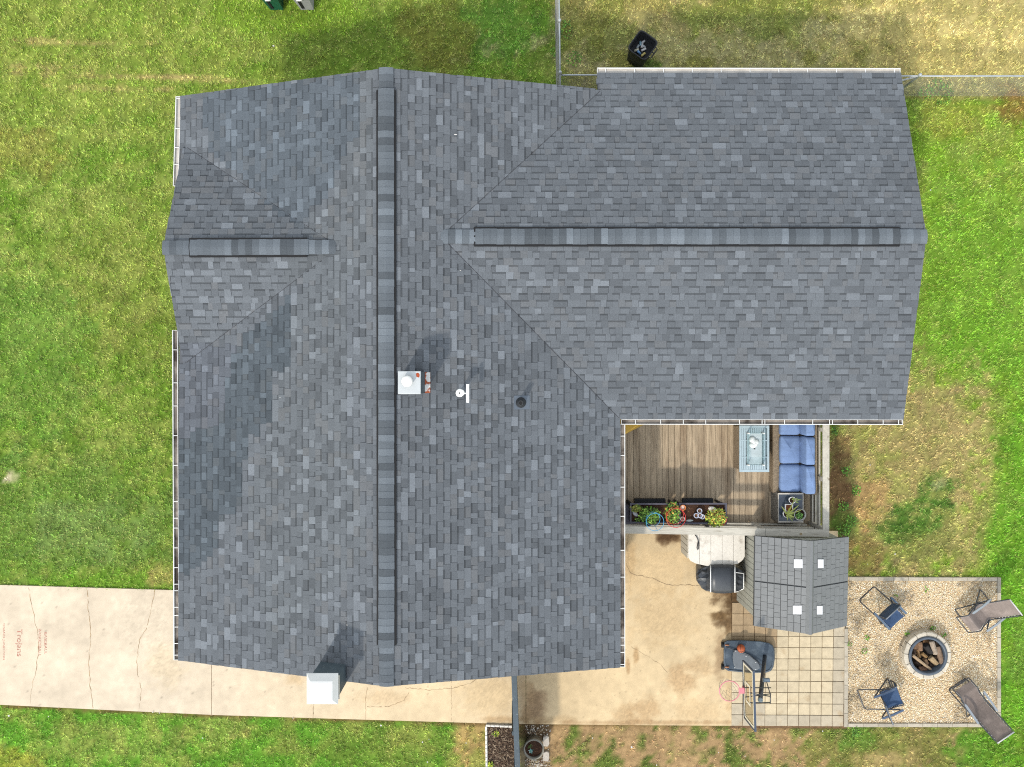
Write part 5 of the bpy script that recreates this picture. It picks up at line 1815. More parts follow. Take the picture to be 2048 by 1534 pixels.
# basketball lying in the base tray
c = P(1482.5, 1297.5, 0.30)
mb = MB(); n_ = 20; R_ = 0.105
mb.lathe((c[0], c[1], 0.175), [(R_ * math.sin(pi * (k + 0.15) / 12.3), R_ - R_ * math.cos(pi * (k + 0.15) / 12.3)) for k in range(13)], n_)
bb = mb.build("basketball", mat('orange_leather', S(190, 96, 56), 0.6, var=0.12, vscale=20), origin=(c[0], c[1], 0.178))
tag(bb, "worn orange basketball lying on the hoop base", "basketball")
cz = 0.178 + R_
mb = MB()
for k, nrm_ in enumerate((V3(1, 0.2, 0.4), V3(-0.3, 1, 0.5), V3(0.2, 0.1, 1))):
    nrm_.normalize(); u_ = nrm_.cross(V3(0.3, 0.7, 0.1)).normalized(); w_ = nrm_.cross(u_)
    mb.tube([V3(c[0], c[1], cz) + (u_ * math.cos(i * pi / 12) + w_ * math.sin(i * pi / 12)) * (R_ + 0.0005) for i in range(24)], 0.0035, 4, closed=True)
mb.build("seam", M['black'], bb)

# ================================================================== GRAVEL SEATING AREA
mb = MB()
mb.poly([P(1687, 1452, 0.006), P(2000, 1453, 0.006), P(2000, 1154, 0.006), P(1696, 1153, 0.006)])
gb = mb.build("gravel_bed", mat('gravel_base', S(226, 202, 162), 1.0, var=0.2, vscale=20, var2=0.2, v2scale=70))
tag(gb, "square bed of pale gravel round the fire pit", "gravel bed", kind="structure")
NG = 34000
gu_ = RNG.uniform(1690, 1996, NG); gv_ = RNG.uniform(1158, 1449, NG)
pal = np.array([(246, 230, 200), (238, 216, 178), (226, 196, 152), (250, 242, 226), (214, 178, 132), (184, 150, 114), (220, 200, 168), (140, 116, 92)], float)
ci = RNG.choice(8, NG, p=[0.27, 0.25, 0.17, 0.15, 0.06, 0.04, 0.05, 0.01])
dk = fbm(gu_, gv_, 1 / 40.0, 4, 130)
gc = pal[ci] * RNG.uniform(0.9, 1.06, (NG, 1)) * (1 - 0.22 * sstep(0.56, 0.7, dk))[:, None]
edge_d = sstep(1740, 1690, gu_) * sstep(0.4, 0.6, dk)
gc *= (1 - 0.22 * edge_d)[:, None]
gc = np.clip(gc, 20, 250)
sx = RNG.uniform(0.010, 0.021, NG); sy = sx * RNG.uniform(0.6, 1.0, NG); sz = sx * RNG.uniform(0.3, 0.55, NG)
a = RNG.uniform(0, 2 * pi, NG); cx = (gu_ - 1024) * CH / F; cy = (767 - gv_) * CH / F; cz = 0.008 + RNG.uniform(0.0, 0.014, NG)
oct_ = np.array([(1, 0, 0), (0, 1, 0), (-1, 0, 0), (0, -1, 0), (0, 0, 1), (0, 0, -0.6)], float)
jit = RNG.uniform(0.75, 1.2, (NG, 6, 1))
lv = oct_[None] * jit
x_ = lv[..., 0] * sx[:, None]; y_ = lv[..., 1] * sy[:, None]; z_ = lv[..., 2] * sz[:, None]
wx = cx[:, None] + x_ * np.cos(a)[:, None] - y_ * np.sin(a)[:, None]
wy = cy[:, None] + x_ * np.sin(a)[:, None] + y_ * np.cos(a)[:, None]
wz = cz[:, None] + z_
vv = np.stack([wx, wy, wz], -1).reshape(-1, 3)
ft_ = np.array([(0, 1, 4), (1, 2, 4), (2, 3, 4), (3, 0, 4), (1, 0, 5), (2, 1, 5), (3, 2, 5), (0, 3, 5)])
fi = (np.arange(NG)[:, None, None] * 6 + ft_[None]).reshape(-1, 3)
me = bpy.data.meshes.new("gravel")
me.vertices.add(len(vv)); me.loops.add(fi.size); me.polygons.add(len(fi))
me.vertices.foreach_set("co", vv.astype(np.float32).ravel())
me.loops.foreach_set("vertex_index", fi.astype(np.int32).ravel())
me.polygons.foreach_set("loop_start", np.arange(0, fi.size, 3, dtype=np.int32))
me.update(calc_edges=True)
at = me.color_attributes.new("tone", 'FLOAT_COLOR', 'POINT')
at.data.foreach_set("color", np.concatenate([np.repeat(linv(gc) / K * 1.42, 6, axis=0), np.ones((NG * 6, 1))], 1).astype(np.float32).ravel())
me.materials.append(M['tone'])
gv_o = bpy.data.objects.new("gravel", me); COL.objects.link(gv_o)
tag(gv_o, "loose cream and tan gravel stones round the fire pit", "gravel", kind="stuff")

# edging stones
M['edging'] = mat('grey_edging_stone', tone=True, rough=0.9, var=0.1, vscale=9, var2=0.1, v2scale=50, bump=0.2, bscale=60)
edg = empty("stone_edging", (*P(1696, 1153, 0)[:2], 0))
tag(edg, "single row of flat edging stones framing the gravel square", "edging")
def edge_row(p, q, wpx, inward, n):
    for i in range(n):
        a = (p[0] + (q[0] - p[0]) * (i + 0.5) / n, p[1] + (q[1] - p[1]) * (i + 0.5) / n)
        A_, B_ = V3(*P(*p)), V3(*P(*q))
        d = (B_ - A_); ln = d.length / n - 0.008; an = math.atan2(d.y, d.x)
        c = V3(*P(a[0] + inward[0] * wpx / 2, a[1] + inward[1] * wpx / 2))
        f = random.uniform(0.93, 1.06)
        mb = MB(); mb.bevbox((0, 0, 0.02), (ln, wpx * CH / F - 0.004, 0.05), 0.006, 0, S(192 * f, 182 * f, 164 * f))
        piece("edging_stone", mesh_only(mb, "edging_stone", M['edging']), edg, (c.x, c.y, random.uniform(0, 0.006)), an + random.uniform(-0.012, 0.012))
edge_row((1697, 1153), (1992.5, 1154), 7.5, (0, 1), 10)
edge_row((2000, 1154), (2000, 1452.5), 7.5, (-1, 0), 10)
edge_row((1695, 1452.8), (1992.5, 1453), 7.5, (0, -1), 10)
edge_row((1687.5, 1256), (1686.8, 1453), 7.5, (1, 0), 7)

# fire pit
fc = V3(*P(1856, 1312, 0.30))
fp = empty("fire_pit", (fc.x, fc.y, 0))
tag(fp, "round stone fire pit with a dark steel ring, filled with logs", "fire pit")
M['pitstone'] = mat('tumbled_pit_stone', tone=True, rough=0.9, var=0.12, vscale=8, var2=0.12, v2scale=40, bump=0.4, bscale=30)
ro, ri = 0.602, 0.50
for lvl in range(1, 3):
    z0, z1 = (lvl - 1) * 0.147 + 0.004, (lvl - 1) * 0.147 + 0.146
    ro_ = ro + (2 - lvl) * 0.008
    nblk = 13
    for k in range(nblk):
        a0 = 2 * pi * (k + (0.5 if lvl % 2 else 0.0)) / nblk + 0.16 + 0.010; a1 = a0 + 2 * pi / nblk - 0.022
        f = random.uniform(0.94, 1.05)
        col = S(212 * f, 202 * f, 184 * f) if lvl == 2 else S(196 * f, 182 * f, 160 * f)
        mb = MB()
        n_ = 4
        def arcpts(z, rI, rO, sh=0.0):
            o = [(fc.x + (rO + random.uniform(-.008, .008)) * math.cos(a0 + sh + (a1 - a0 - 2 * sh) * j / n_), fc.y + (rO + random.uniform(-.008, .008)) * math.sin(a0 + sh + (a1 - a0 - 2 * sh) * j / n_), z) for j in range(n_ + 1)]
            i_ = [(fc.x + rI * math.cos(a1 - sh - (a1 - a0 - 2 * sh) * j / n_), fc.y + rI * math.sin(a1 - sh - (a1 - a0 - 2 * sh) * j / n_), z) for j in range(n_ + 1)]
            return o + i_
        mb.loft([arcpts(z0, ri, ro_), arcpts(z1 - 0.012, ri, ro_ + 0.006), arcpts(z1, ri + 0.004, ro_ - 0.012, 0.008)], col)
        mb.build("block", M['pitstone'], fp)
mb = MB(); mb.lathe((fc.x, fc.y, 0), [(0.497, 0.02), (0.497, 0.308), (0.50, 0.318), (0.436, 0.32), (0.432, 0.30), (0.432, 0.02)], 48, cap0=False, cap1=False)
mb.build("steel_ring", mat('dark_steel_ring', S(88, 98, 110), 0.5, var=0.1, vscale=12), fp)
mb = MB(); mb.lathe((fc.x, fc.y, 0.02), [(0.431, 0), (0.2, 0.02), (0.002, 0.025)], 24, cap0=False)
mb.build("ash_bed", mat('ash_and_char', S(44, 38, 34), 1.0, var=0.5, vscale=25, bump=0.8, bscale=20), fp)

M['log'] = mat('split_log', tone=True, rough=0.95, var=0.22, vscale=18, var2=0.2, v2scale=60, bump=0.8, bscale=30, world=False)
def log(u0, v0, z0, u1, v1, z1, r, col, label):
    z0 -= 0.15; z1 -= 0.15
    a, b = V3(*P(u0, v0, z0)), V3(*P(u1, v1, z1))
    d = (b - a); L_ = d.length; d.normalize()
    s1 = d.cross(V3(0, 0, 1)).normalized(); s2 = s1.cross(d)
    rings = []
    n_ = 8
    ph = random.uniform(0, 6)
    rad = [r * 1.22 * random.uniform(0.75, 1.15) for _ in range(n_)]
    for k, (t, f) in enumerate(((0, 0.86), (0.04, 1.0), (0.3, 1.02), (0.6, 0.96), (0.96, 0.95), (1.0, 0.8))):
        c = a + d * (L_ * t)
        rings.append([c + (s1 * math.cos(2 * pi * i / n_ + ph) + s2 * math.sin(2 * pi * i / n_ + ph)) * rad[i] * f * random.uniform(0.93, 1.07) for i in range(n_)])
    mb = MB(); mb.loft(rings, S(*[c * 0.82 + 0.12 * sum(col) / 3 for c in col]), True, True)
    o = mb.build("log", M['log'], origin=a)
    tag(o, label, "log", "firewood in the fire pit")
UZ = lambda x, y: (1780 + x / 10.227, 1230 + y / 10.227)
log(*UZ(960, 640), 0.36, *UZ(1080, 1050), 0.38, 0.058, (150, 122, 98), "long grey brown log leaning on the steel ring at the lawn side")
log(*UZ(845, 530), 0.37, *UZ(930, 800), 0.36, 0.05, (178, 158, 136), "pale ash grey log end beside the charred log")
log(*UZ(720, 610), 0.33, *UZ(840, 770), 0.30, 0.062, (52, 48, 46), "black charred log in the middle of the pit")
log(*UZ(600, 550), 0.30, *UZ(620, 730), 0.32, 0.056, (166, 126, 92), "reddish brown log with peeling bark in the pit")
log(*UZ(460, 820), 0.36, *UZ(830, 1110), 0.34, 0.034, (192, 162, 126), "thin pale split stick lying across the pit")
log(*UZ(820, 860), 0.30, *UZ(960, 1000), 0.30, 0.058, (190, 160, 118), "short tan split log under the middle of the pit")
log(*UZ(590, 1110), 0.28, *UZ(740, 1080), 0.26, 0.056, (142, 104, 78), "knotty brown log end at the patio edge of the pit")
log(*UZ(560, 700), 0.24, *UZ(610, 870), 0.24, 0.038, (176, 134, 84), "narrow orange brown split piece in the pit")
log(*UZ(640, 770), 0.24, *UZ(740, 860), 0.24, 0.045, (168, 130, 80), "stubby golden split piece near the charred log")
log(*UZ(480, 680), 0.22, *UZ(490, 800), 0.20, 0.05, (120, 92, 72), "dark brown log against the ring wall nearest the house")
log(*UZ(780, 1010), 0.22, *UZ(900, 1040), 0.2, 0.065, (84, 64, 50), "scorched dark brown log low in the pit")
log(*UZ(490, 930), 0.2, *UZ(600, 1020), 0.18, 0.06, (98, 76, 60), "shadowed brown log beneath the thin stick")
log(*UZ(660, 520), 0.2, *UZ(800, 560), 0.22, 0.055, (160, 116, 74), "orange brown split log against the far ring wall")

log(*UZ(900, 560), 0.28, *UZ(1010, 700), 0.27, 0.05, (128, 100, 76), "brown bark covered log at the far lawn side of the pit")
log(*UZ(700, 900), 0.27, *UZ(760, 1000), 0.26, 0.05, (150, 116, 84), "small tan offcut between stick and scorched log")
log(*UZ(520, 560), 0.25, *UZ(500, 690), 0.24, 0.05, (146, 112, 84), "upright leaning brown log at the shed side of the pit")
log(*UZ(900, 900), 0.25, *UZ(960, 860), 0.25, 0.05, (120, 94, 74), "dull brown log end behind the short tan log")

# ================================================================== FOLDING CHAIRS
def zero_chair(u, v, face, prof, sling_col, arm_col, label, name="folding_recliner", tipcol=None, cat="chair"):
    """face: picture direction the sitter looks at"""
    g = P(u, v, 0)
    root = empty(name, g)
    tag(root, label, cat, "folding chairs round the fire pit")
    fx, fy = face[0], -face[1]
    l_ = math.hypot(fx, fy); f = V3(fx / l_, fy / l_, 0); s = V3(f.y, -f.x, 0)
    def W(x, y, z):
        return V3(*g) + s * x + f * y + V3(0, 0, z)
    fine = []
    for a, b in zip(prof[:-1], prof[1:]):
        for k in range(5):
            t = k / 5
            fine.append((a[0] + (b[0] - a[0]) * t, a[1] + (b[1] - a[1]) * t))
    fine.append(prof[-1])
    # smooth once
    sm = [fine[0]] + [((fine[i - 1][0] + 2 * fine[i][0] + fine[i + 1][0]) / 4, (fine[i - 1][1] + 2 * fine[i][1] + fine[i + 1][1]) / 4) for i in range(1, len(fine) - 1)] + [fine[-1]]
    fm = mat(name + '_fabric', S(*sling_col), 0.8, var=0.10, vscale=10, var2=0.08, v2scale=70, col2=S(*[min(255, c * 1.16) for c in sling_col]), c2scale=4, c2th=(0.5, 0.75))
    mb = MB()
    hw = 0.232
    sl_ = sm[:-3] if name else sm
    rows = [[W(-hw, y, z), W(-hw / 2, y, z - 0.014), W(0, y, z - 0.02), W(hw / 2, y, z - 0.014), W(hw, y, z)] for y, z in sl_]
    n0 = 0
    for i in range(len(rows) - 1):
        for j in range(4):
            q = [rows[i][j], rows[i][j + 1], rows[i + 1][j + 1], rows[i + 1][j]]
            mb.poly(q, None, False)
            mb.poly([p - V3(0, 0, 0.006) for p in q[::-1]], None, False)
    mb.build("seat_sling", fm, root)
    mb = MB()
    fw = 0.252
    loop = [W(-fw, y, z + 0.01) for y, z in sm] + [W(fw, y, z + 0.01) for y, z in sm[::-1]]
    mb.tube(loop, 0.0165, 6, closed=True)
    mb.build("seat_frame", M['blacksteel'], root)
    mb = MB()
    for sg in (-1, 1):
        for i in range(1, len(sl_) - 1):
            y, z = sm[i]; y2, z2 = sm[i + 1]
            mb.tube([W(sg * (hw - 0.01), y, z + 0.004), W(sg * fw, (y + y2) / 2, (z + z2) / 2 + 0.014)], 0.0045, 3, smooth=False)
    mb.build("lacing", mat(name + '_lacing', (0.6, 0.6, 0.58), 0.7), root)["kind"] = "stuff"
    tip = W
    mb = MB(); y, z = sm[0]; y2, z2 = sm[1]
    mb.tube([W(-fw, y, z + 0.015), W(fw, y, z + 0.015)], 0.017, 6)
    mb.build("head_bar", mat(name + '_bar', S(*(tipcol or (120, 128, 138))), 0.5), root)
    # two crossing U legs
    lw = 0.272
    for (ya, za, yb) in ((-0.27, 0.60, 0.42), (0.24, 0.58, -0.44)):
        mb = MB()
        pts_ = [W(-lw, ya, za), W(-lw, yb * 0.93 + ya * 0.07, 0.06), W(-lw + 0.02, yb * 0.985, 0.022), W(-lw + 0.06, yb, 0.018), W(lw - 0.06, yb, 0.018), W(lw - 0.02, yb * 0.985, 0.022), W(lw, yb * 0.93 + ya * 0.07, 0.06), W(lw, ya, za)]
        mb.tube(pts_, 0.0165, 6); mb.build("leg", M['blacksteel'], root)
    for sg in (-1, 1):
        mb = MB()
        mb.tube([W(sg * 0.258, -0.12, 0.36), W(sg * 0.258, 0.3, 0.40)], 0.011, 6); mb.build("link_bar", M['blacksteel'], root)
        mb = MB()
        a, b = W(sg * 0.288, -0.29, 0.635), W(sg * 0.288, 0.30, 0.615)
        sd = s * 0.027
        prf = [(0, 0.6), (0.06, 1.0), (0.5, 0.9), (0.94, 1.0), (1, 0.6)]
        rings = []
        for t, k in prf:
            c = a.lerp(b, t) + V3(0, 0, 0.02 * math.sin(pi * t))
            rings.append([c - sd * k - V3(0, 0, .012), c + sd * k - V3(0, 0, .012), c + sd * k + V3(0, 0, .01), c - sd * k + V3(0, 0, .01)])
        mb.loft(rings); mb.build("armrest", mat(name + '_arm', S(*arm_col), 0.55), root)
    return root


UPR = [(-0.23, 1.06), (-0.15, 0.74), (-0.05, 0.43), (0.18, 0.42), (0.40, 0.48), (0.45, 0.30), (0.43, 0.12)]
REC = [(-0.52, 1.0), (-0.28, 0.72), (-0.04, 0.41), (0.18, 0.42), (0.38, 0.51), (0.48, 0.40), (0.58, 0.26)]
REC2 = [(-0.72, 0.92), (-0.38, 0.66), (-0.06, 0.40), (0.18, 0.41), (0.38, 0.48), (0.48, 0.40), (0.60, 0.32)]
zero_chair(1755, 1211, (0.68, 0.73), UPR, (60, 84, 118), (98, 116, 136), "blue folding chair nearest the grey shed")
zero_chair(1752, 1386, (0.93, -0.36), UPR, (62, 88, 124), (84, 102, 128), "blue folding chair nearest the paver patio corner")
zero_chair(1946, 1215, (-0.78, 0.62), REC, (134, 122, 116), (152, 160, 166), "brown reclining chair jutting over the edging far from the patio", tipcol=(206, 204, 206))
zero_chair(1931, 1394, (-0.56, -0.83), REC2, (130, 117, 110), (150, 158, 166), "brown reclining chair jutting over the bed corner towards the bottom", tipcol=(206, 204, 206))

# ================================================================== FRONT BED, BIG POT, STONES
bed = empty("garden_bed", (*P(1004, 1490, 0)[:2], 0))
tag(bed, "narrow mulch bed with a white scalloped border along the fence", "garden bed")
mb = MB(); mb.poly([P(973, 1640, 0.03), P(1040, 1640, 0.03), P(1033, 1449, 0.03), P(973, 1449, 0.03)]); mb.build("mulch_base", mat('dark_mulch', S(74, 60, 50), 1.0, var=0.5, vscale=25, bump=0.8, bscale=30), bed)
mb = MB()
rm = random.Random(8)
for i in range(2600):
    u, v = rm.uniform(975, 1030), rm.uniform(1451, 1600)
    c = P(u, v, 0.035 + rm.uniform(0, 0.015)); a = rm.uniform(0, pi); l, w = rm.uniform(0.012, 0.045), rm.uniform(0.004, 0.010)
    cc = rm.choice([(92, 74, 62), (120, 98, 82), (66, 52, 44), (168, 148, 126), (104, 84, 66)])
    d = V3(math.cos(a), math.sin(a), rm.uniform(-0.3, 0.3)); s_ = V3(-d.y, d.x, 0)
    c = Vector(c)
    mb.poly([c - d * l - s_ * w, c + d * l - s_ * w, c + d * l + s_ * w, c - d * l + s_ * w], S(*cc))
mo = mb.build("mulch", M['tone'], bed); mo["kind"] = "stuff"
bw = mat('white_border', S(250, 246, 238), 0.7, var=0.12, vscale=20)
def scallop(u0, v0, u1, v1, n):
    A_, B_ = V3(*P(u0, v0)), V3(*P(u1, v1))
    an = math.atan2(B_.y - A_.y, B_.x - A_.x)
    ln = (B_ - A_).length / n
    mb = MB(); mb.bevbox((0, 0, 0.04), (ln - 0.006, 0.055, 0.09), 0.012); me_ = mesh_only(mb, "border_block", bw)
    for i in range(n):
        c = A_.lerp(B_, (i + 0.5) / n); piece("border_block", me_, bed, (c.x, c.y, random.uniform(-0.008, 0.008)), an + random.uniform(-0.05, 0.05))
scallop(972, 1448.5, 1027, 1450.5, 6); scallop(972.5, 1450, 974.5, 1600, 17)
for k, (u, v, lab) in enumerate(((992, 1468, "tiny yellow green seedling in the mulch near the driveway"), (980, 1530, "green and yellow seedling in the mulch near the picture edge"))):
    plant("seedling", u, v, 0.09, 0.07, 0.08, 26 + k * 26, 0.045, [(190, 200, 60), (130, 170, 60)], lab, 0.045, "seedlings in the mulch bed", 20 + k)

c = P(1067.5, 1499, 0.42)
root = empty("large_planter_pot", (c[0], c[1], 0.0))
tag(root, "large round grey brown pot of dark soil beside the fence", "flower pot")
mb = MB(); mb.lathe((c[0], c[1], 0.0), [(0.19, 0.0), (0.235, 0.34), (0.262, 0.36), (0.265, 0.42), (0.228, 0.425), (0.222, 0.33)], 30, cap1=False)
mb.build("pot", mat('grey_clay', S(150, 146, 134), 0.7, var=0.1, vscale=8), root)
mb = MB(); mb.lathe((c[0], c[1], 0.0), [(0.225, 0.35), (0.1, 0.36), (0.002, 0.362)], 20, cap0=False); mb.build("soil", M['potsoil'], root)
mb = MB()
for k in range(11):
    leaf(mb, (c[0] - 0.07, c[1] - 0.06, 0.37), k * 0.571, 0.075 if k % 2 else 0.05, 0.016, 0.03, S(*random.choice([(150, 196, 196), (190, 216, 210), (104, 160, 150)])))
mb.build("succulent", M['leaf'], root)
mb = MB(); bush(mb, (c[0] - 0.1, c[1] + 0.05, 0.37), 0.05, 0.04, 0.03, 16, 0.04, [(84, 110, 50)], 3); mb.build("weed", M['leaf'], root)
def flatstone(u, v, w, h, rz, label):
    c = P(u, v, 0.0)
    mb = MB()
    pts_ = [(-w / 2, -h / 2 * 0.9), (w / 2 * 0.5, -h / 2), (w / 2, -h / 2 * 0.5), (w / 2 * 0.95, h / 2 * 0.8), (w / 2 * 0.2, h / 2), (-w / 2 * 0.9, h / 2 * 0.8)]
    ring = lambda z, k: [(c[0] + x * k * math.cos(rz) - y * k * math.sin(rz), c[1] + x * k * math.sin(rz) + y * k * math.cos(rz), z) for x, y in pts_]
    mb.loft([ring(0.0, 1.0), ring(0.05, 1.0), ring(0.06, 0.94)], S(205, 196, 184))
    o = mb.build("flat_stone", M['pitstone'], origin=c)
    tag(o, label, "stone", "flat stones beside the big pot")
flatstone(1092, 1480.5, 0.165, 0.28, 0.05, "flat pale stone beside the big pot, nearer the patio")
flatstone(1092, 1511, 0.165, 0.26, 0.0, "flat pale stone beside the big pot, nearer the lawn strip")
mb = MB()
for i in range(700):
    u, v = rm.gauss(1068, 16), rm.choice([rm.gauss(1462, 9), rm.gauss(1528, 8), rm.uniform(1450, 1540)])
    if u < 1051 or u > 1102 or v < 1450:
        continue
    c = P(u, v, 0.01); f = rm.uniform(0.8, 1.1); cc = rm.choice([(220, 206, 186), (190, 166, 136), (236, 230, 220), (140, 112, 88)])
    s_ = rm.uniform(0.008, 0.022)
    mb.lathe((c[0], c[1], 0.0), [(s_ * 0.9, 0.0), (s_, s_ * 0.4), (s_ * 0.4, s_ * 0.9)], 5, S(*[x * f for x in cc]), smooth=False)
o = mb.build("pebbles", M['tone']); tag(o, "pale pebbles strewn over earth round the big pot", "pebbles", kind="stuff")

# ================================================================== BINS
c = P(1286, 90, 0.72)
root = empty("rubbish_bin", (c[0], c[1], 0))
tag(root, "open black plastic bin of empty cans on the dry back lawn", "bin")
rzb = math.radians(-36)
def rr_ring(cx, cy, h, z, rz, e=0.34, n=28):
    out = []
    for i in range(n):
        a = 2 * pi * i / n
        cc, ss = math.cos(a), math.sin(a)
        x, y = h * abs(cc) ** e * (1 if cc > 0 else -1), h * 1.05 * abs(ss) ** e * (1 if ss > 0 else -1)
        out.append((cx + x * math.cos(rz) - y * math.sin(rz), cy + x * math.sin(rz) + y * math.cos(rz), z))
    return out
R1 = lambda h, z: rr_ring(c[0], c[1], h * 1.22, z, rzb)
mb = MB(); mb.loft([R1(0.185, 0.0), R1(0.205, 0.35), R1(0.226, 0.68), R1(0.238, 0.69), R1(0.238, 0.72), R1(0.222, 0.722), R1(0.212, 0.68), R1(0.192, 0.36)], None, True, True, True)
mb.build("body", M['black'], root)
mb = MB()
hd = V3(math.cos(math.radians(-36)), math.sin(math.radians(-36)), 0); hp = V3(-hd.y, hd.x, 0)
b0 = V3(c[0], c[1], 0.70)
mb.tube([b0 + hd * 0.285 + hp * 0.15, b0 + hd * 0.35 + hp * 0.14, b0 + hd * 0.35 - hp * 0.14, b0 + hd * 0.285 - hp * 0.15], 0.016, 6)
mb.tube([b0 + hd * 0.285, b0 + hd * 0.35], 0.016, 6)
mb.build("handle", M['black'], root)
items = [(1286, 84, 0.05, (210, 212, 214), "silver can near the top of the bin's pile"), (1284, 91, 0.05, (226, 224, 222), "white can in the middle of the bin's pile"), (1287.5, 99, 0.055, (232, 230, 226), "white cup below the middle of the bin's pile"),
         (1281, 87, 0.045, (150, 190, 206), "pale blue can at the bin's far side"), (1278, 104.5, 0.05, (120, 170, 220), "blue and white can at the bin's near corner"), (1273, 100, 0.05, (226, 222, 196), "cream carton at the bin's near wall"),
         (1286.5, 109, 0.055, (226, 206, 120), "yellow rimmed carton at the bin's near edge"), (1288, 93, 0.04, (200, 204, 206), "small silver can on the bin's handle side"), (1276, 93, 0.04, (170, 180, 184), "grey bottle lying at the bin's west wall")]
for i, (u, v, l, col, lab) in enumerate(items):
    p = V3(*P(u, v, 0.42)); a = random.uniform(0, pi); d = V3(math.cos(a), math.sin(a), random.uniform(-0.1, 0.5)).normalized()
    mb = MB(); mb.tube([p - d * l * 1.2, p - d * l * 1.1, p + d * l * 1.1, p + d * l * 1.2], [0.02, 0.03, 0.03, 0.02], 10, S(*col))
    o = mb.build("can", M['tonegloss'], origin=p); tag(o, lab, "can", "empties in the black bin")

def cart(u, colour, label, u2):
    x0, x1 = P(u, 21, 0)[0], P(u2, 21, 0)[0]
    yb = P(0, 23, 0)[1]
    w = x1 - x0
    root = empty("wheeled_cart", ((x0 + x1) / 2, yb + 0.3, 0))
    tag(root, label, "rubbish cart", "wheeled carts on the lawn")
    cm = mat('cart_' + colour[0], S(*colour[1]), 0.5, var=0.1, vscale=5)
    cx, cy = (x0 + x1) / 2, yb + 0.28
    mb = MB()
    mb.loft([rect(cx, cy, w / 2 * 0.95, 0.25, 0.02), rect(cx, cy + 0.0, w / 2 + 0.02, 0.28, 0.5), rect(cx, cy, w / 2 + 0.07, 0.34, 0.98), rect(cx, cy, w / 2 + 0.09, 0.36, 1.0), rect(cx, cy, w / 2 + 0.09, 0.36, 1.03)])
    mb.build("body", cm, root)
    mb = MB(); mb.loft([rect(cx, cy + 0.01, w / 2 + 0.1, 0.38, 1.032), rect(cx, cy + 0.01, w / 2 + 0.1, 0.38, 1.06), rect(cx, cy + 0.02, w / 2 + 0.02, 0.28, 1.10)]); mb.build("lid", cm, root)
    mb = MB(); mb.hexa([(cx - 0.115, cy - 0.272, 0.12), (cx - 0.045, cy - 0.272, 0.12), (cx - 0.045, cy - 0.30, 0.55), (cx - 0.115, cy - 0.30, 0.55)], [(cx - 0.115, cy - 0.262, 0.12), (cx - 0.045, cy - 0.262, 0.12), (cx - 0.045, cy - 0.29, 0.55), (cx - 0.115, cy - 0.29, 0.55)]); mb.build("groove", M['vent'], root)
    mb = MB(); mb.tube([(cx - 0.11, cy - 0.315, 0.6), (cx + 0.03, cy - 0.315, 0.6)], 0.018, 8); mb.build("lift_bar", M['white'], root)
    for sg in (-1, 1):
        mb = MB(); n_ = 16
        mb.loft([[(cx + sg * (w / 2 + 0.03) + q, cy + 0.27 + 0.12 * math.cos(2 * pi * k / n_), 0.125 + 0.12 * math.sin(2 * pi * k / n_)) for k in range(n_)] for q in (-0.03, 0.03)]); mb.build("wheel", M['black'], root)
cart(541, ("green", (26, 92, 68)), "dark green wheeled rubbish cart at the lawn's far edge", 568)
cart(602, ("grey", (160, 162, 164)), "pale grey wheeled rubbish cart at the lawn's far edge", 629)

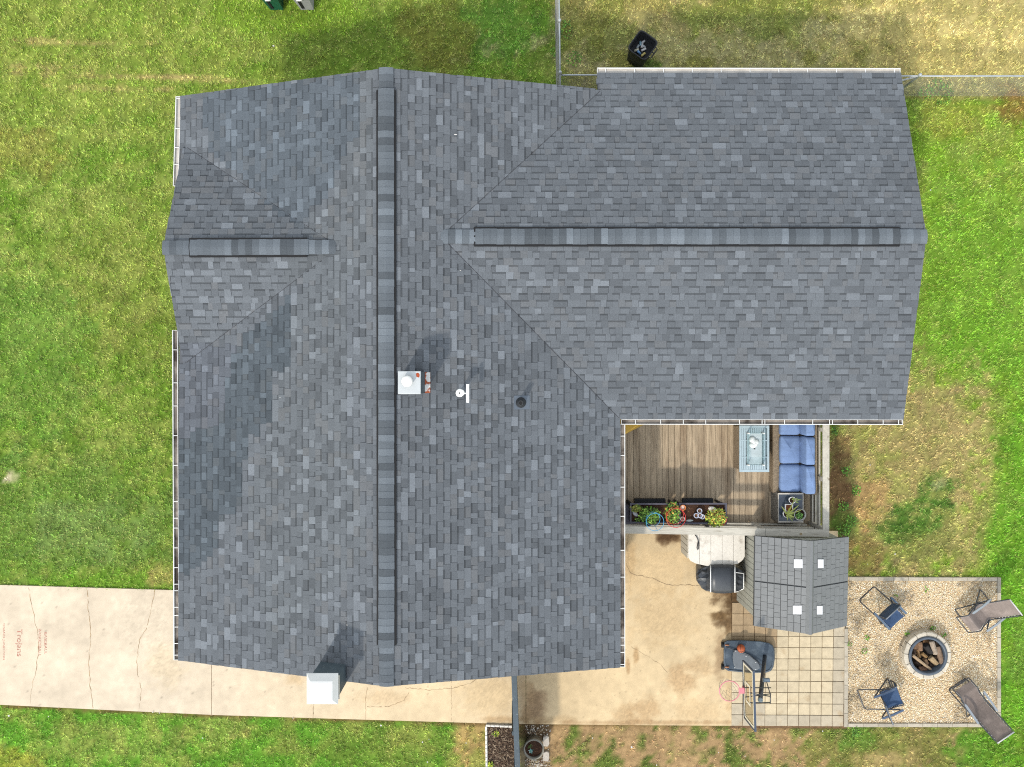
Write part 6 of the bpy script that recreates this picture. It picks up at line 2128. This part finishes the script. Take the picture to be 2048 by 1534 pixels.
# ================================================================== WEEDS AND LITTER
mb = MB()
for k, (u, v, n_, r_) in enumerate(((1692, 942, 60, 0.12), (1711, 980, 70, 0.14), (1686, 1012, 60, 0.12), (1702, 1042, 80, 0.16), (1688, 1060, 80, 0.18), (1668, 860, 30, 0.1), (1732, 1275, 14, 0.06), (1727, 1302, 18, 0.07), (1812, 1266, 16, 0.06), (1864, 1255, 18, 0.07), (1886, 1268, 12, 0.05),
                                    (1850, 1178, 8, 0.05), (1790, 1190, 6, 0.04), (1711, 1462, 60, 0.12), (1697, 1288, 10, 0.05), (1147, 118, 60, 0.2), (1127, 60, 80, 0.25), (1110, 105, 40, 0.12), (1880, 184, 120, 0.35), (1850, 186, 60, 0.2))):
    c = P(u, v, 0.02); bush(mb, c, r_, r_, 0.09, n_, 0.05, [(104, 158, 52), (128, 176, 64), (84, 130, 46)], 40 + k)
o = mb.build("weeds", M['leaf']); tag(o, "leafy green weeds along deck, fence and gravel edges", "weeds", kind="stuff")
mb = MB()
for (u, v, r_) in ((18, 1431, 0.03), (97, 1433, 0.014), (306, 1424, 0.022), (319, 1426, 0.018), (586, 1436, 0.016), (762, 1451, 0.03), (845, 1484, 0.022), (858, 1478, 0.014), (932, 1486, 0.02), (855, 1524, 0.02), (405, 1476, 0.02), (1100, 1462, 0.02), (1263, 1494, 0.03), (1185, 1476, 0.018), (1313, 1530, 0.02), (1790, 1108, 0.025),
                   (1740, 930, 0.02), (1754, 1107, 0.012), (1735, 1128, 0.012), (1548, 1480, 0.018), (1980, 372, 0.02), (1861, 380, 0.02), (547, 92, 0.03), (1645, 1462, 0.02), (1600, 1475, 0.014), (1437, 1505, 0.012), (1490, 1512, 0.014)):
    c = P(u, v, 0.045)
    mb.poly([(c[0] + r_ * math.cos(a) * random.uniform(0.6, 1.1), c[1] + r_ * math.sin(a) * random.uniform(0.6, 1.1), 0.045 + random.uniform(0, 0.012)) for a in (0, 1.2, 2.3, 3.4, 4.6, 5.5)], S(228, 226, 222))
for (u, v, r_, z) in ((911, 269, 0.034, None), (921, 541, 0.018, None), (694, 1250, 0.02, None), (560, 795, 0.015, None), (1213, 650, 0.015, None)):
    q = P(u, v, 3.6); sl = mainE if q[0] > mNR.x else mainW
    z = 3.5
    for _ in range(5):
        q = P(u, v, z); z = sl.z(q[0], q[1]) + 0.02
    q = P(u, v, z)
    mb.poly([(q[0] + r_ * math.cos(a), q[1] + r_ * 0.35 * math.sin(a), z) for a in (0, 1.2, 2.3, 3.4, 4.6, 5.5)], S(226, 222, 216))
o = mb.build("litter", M['tone']); tag(o, "scattered pale scraps and dead leaves on lawn and roof", "litter", kind="stuff")
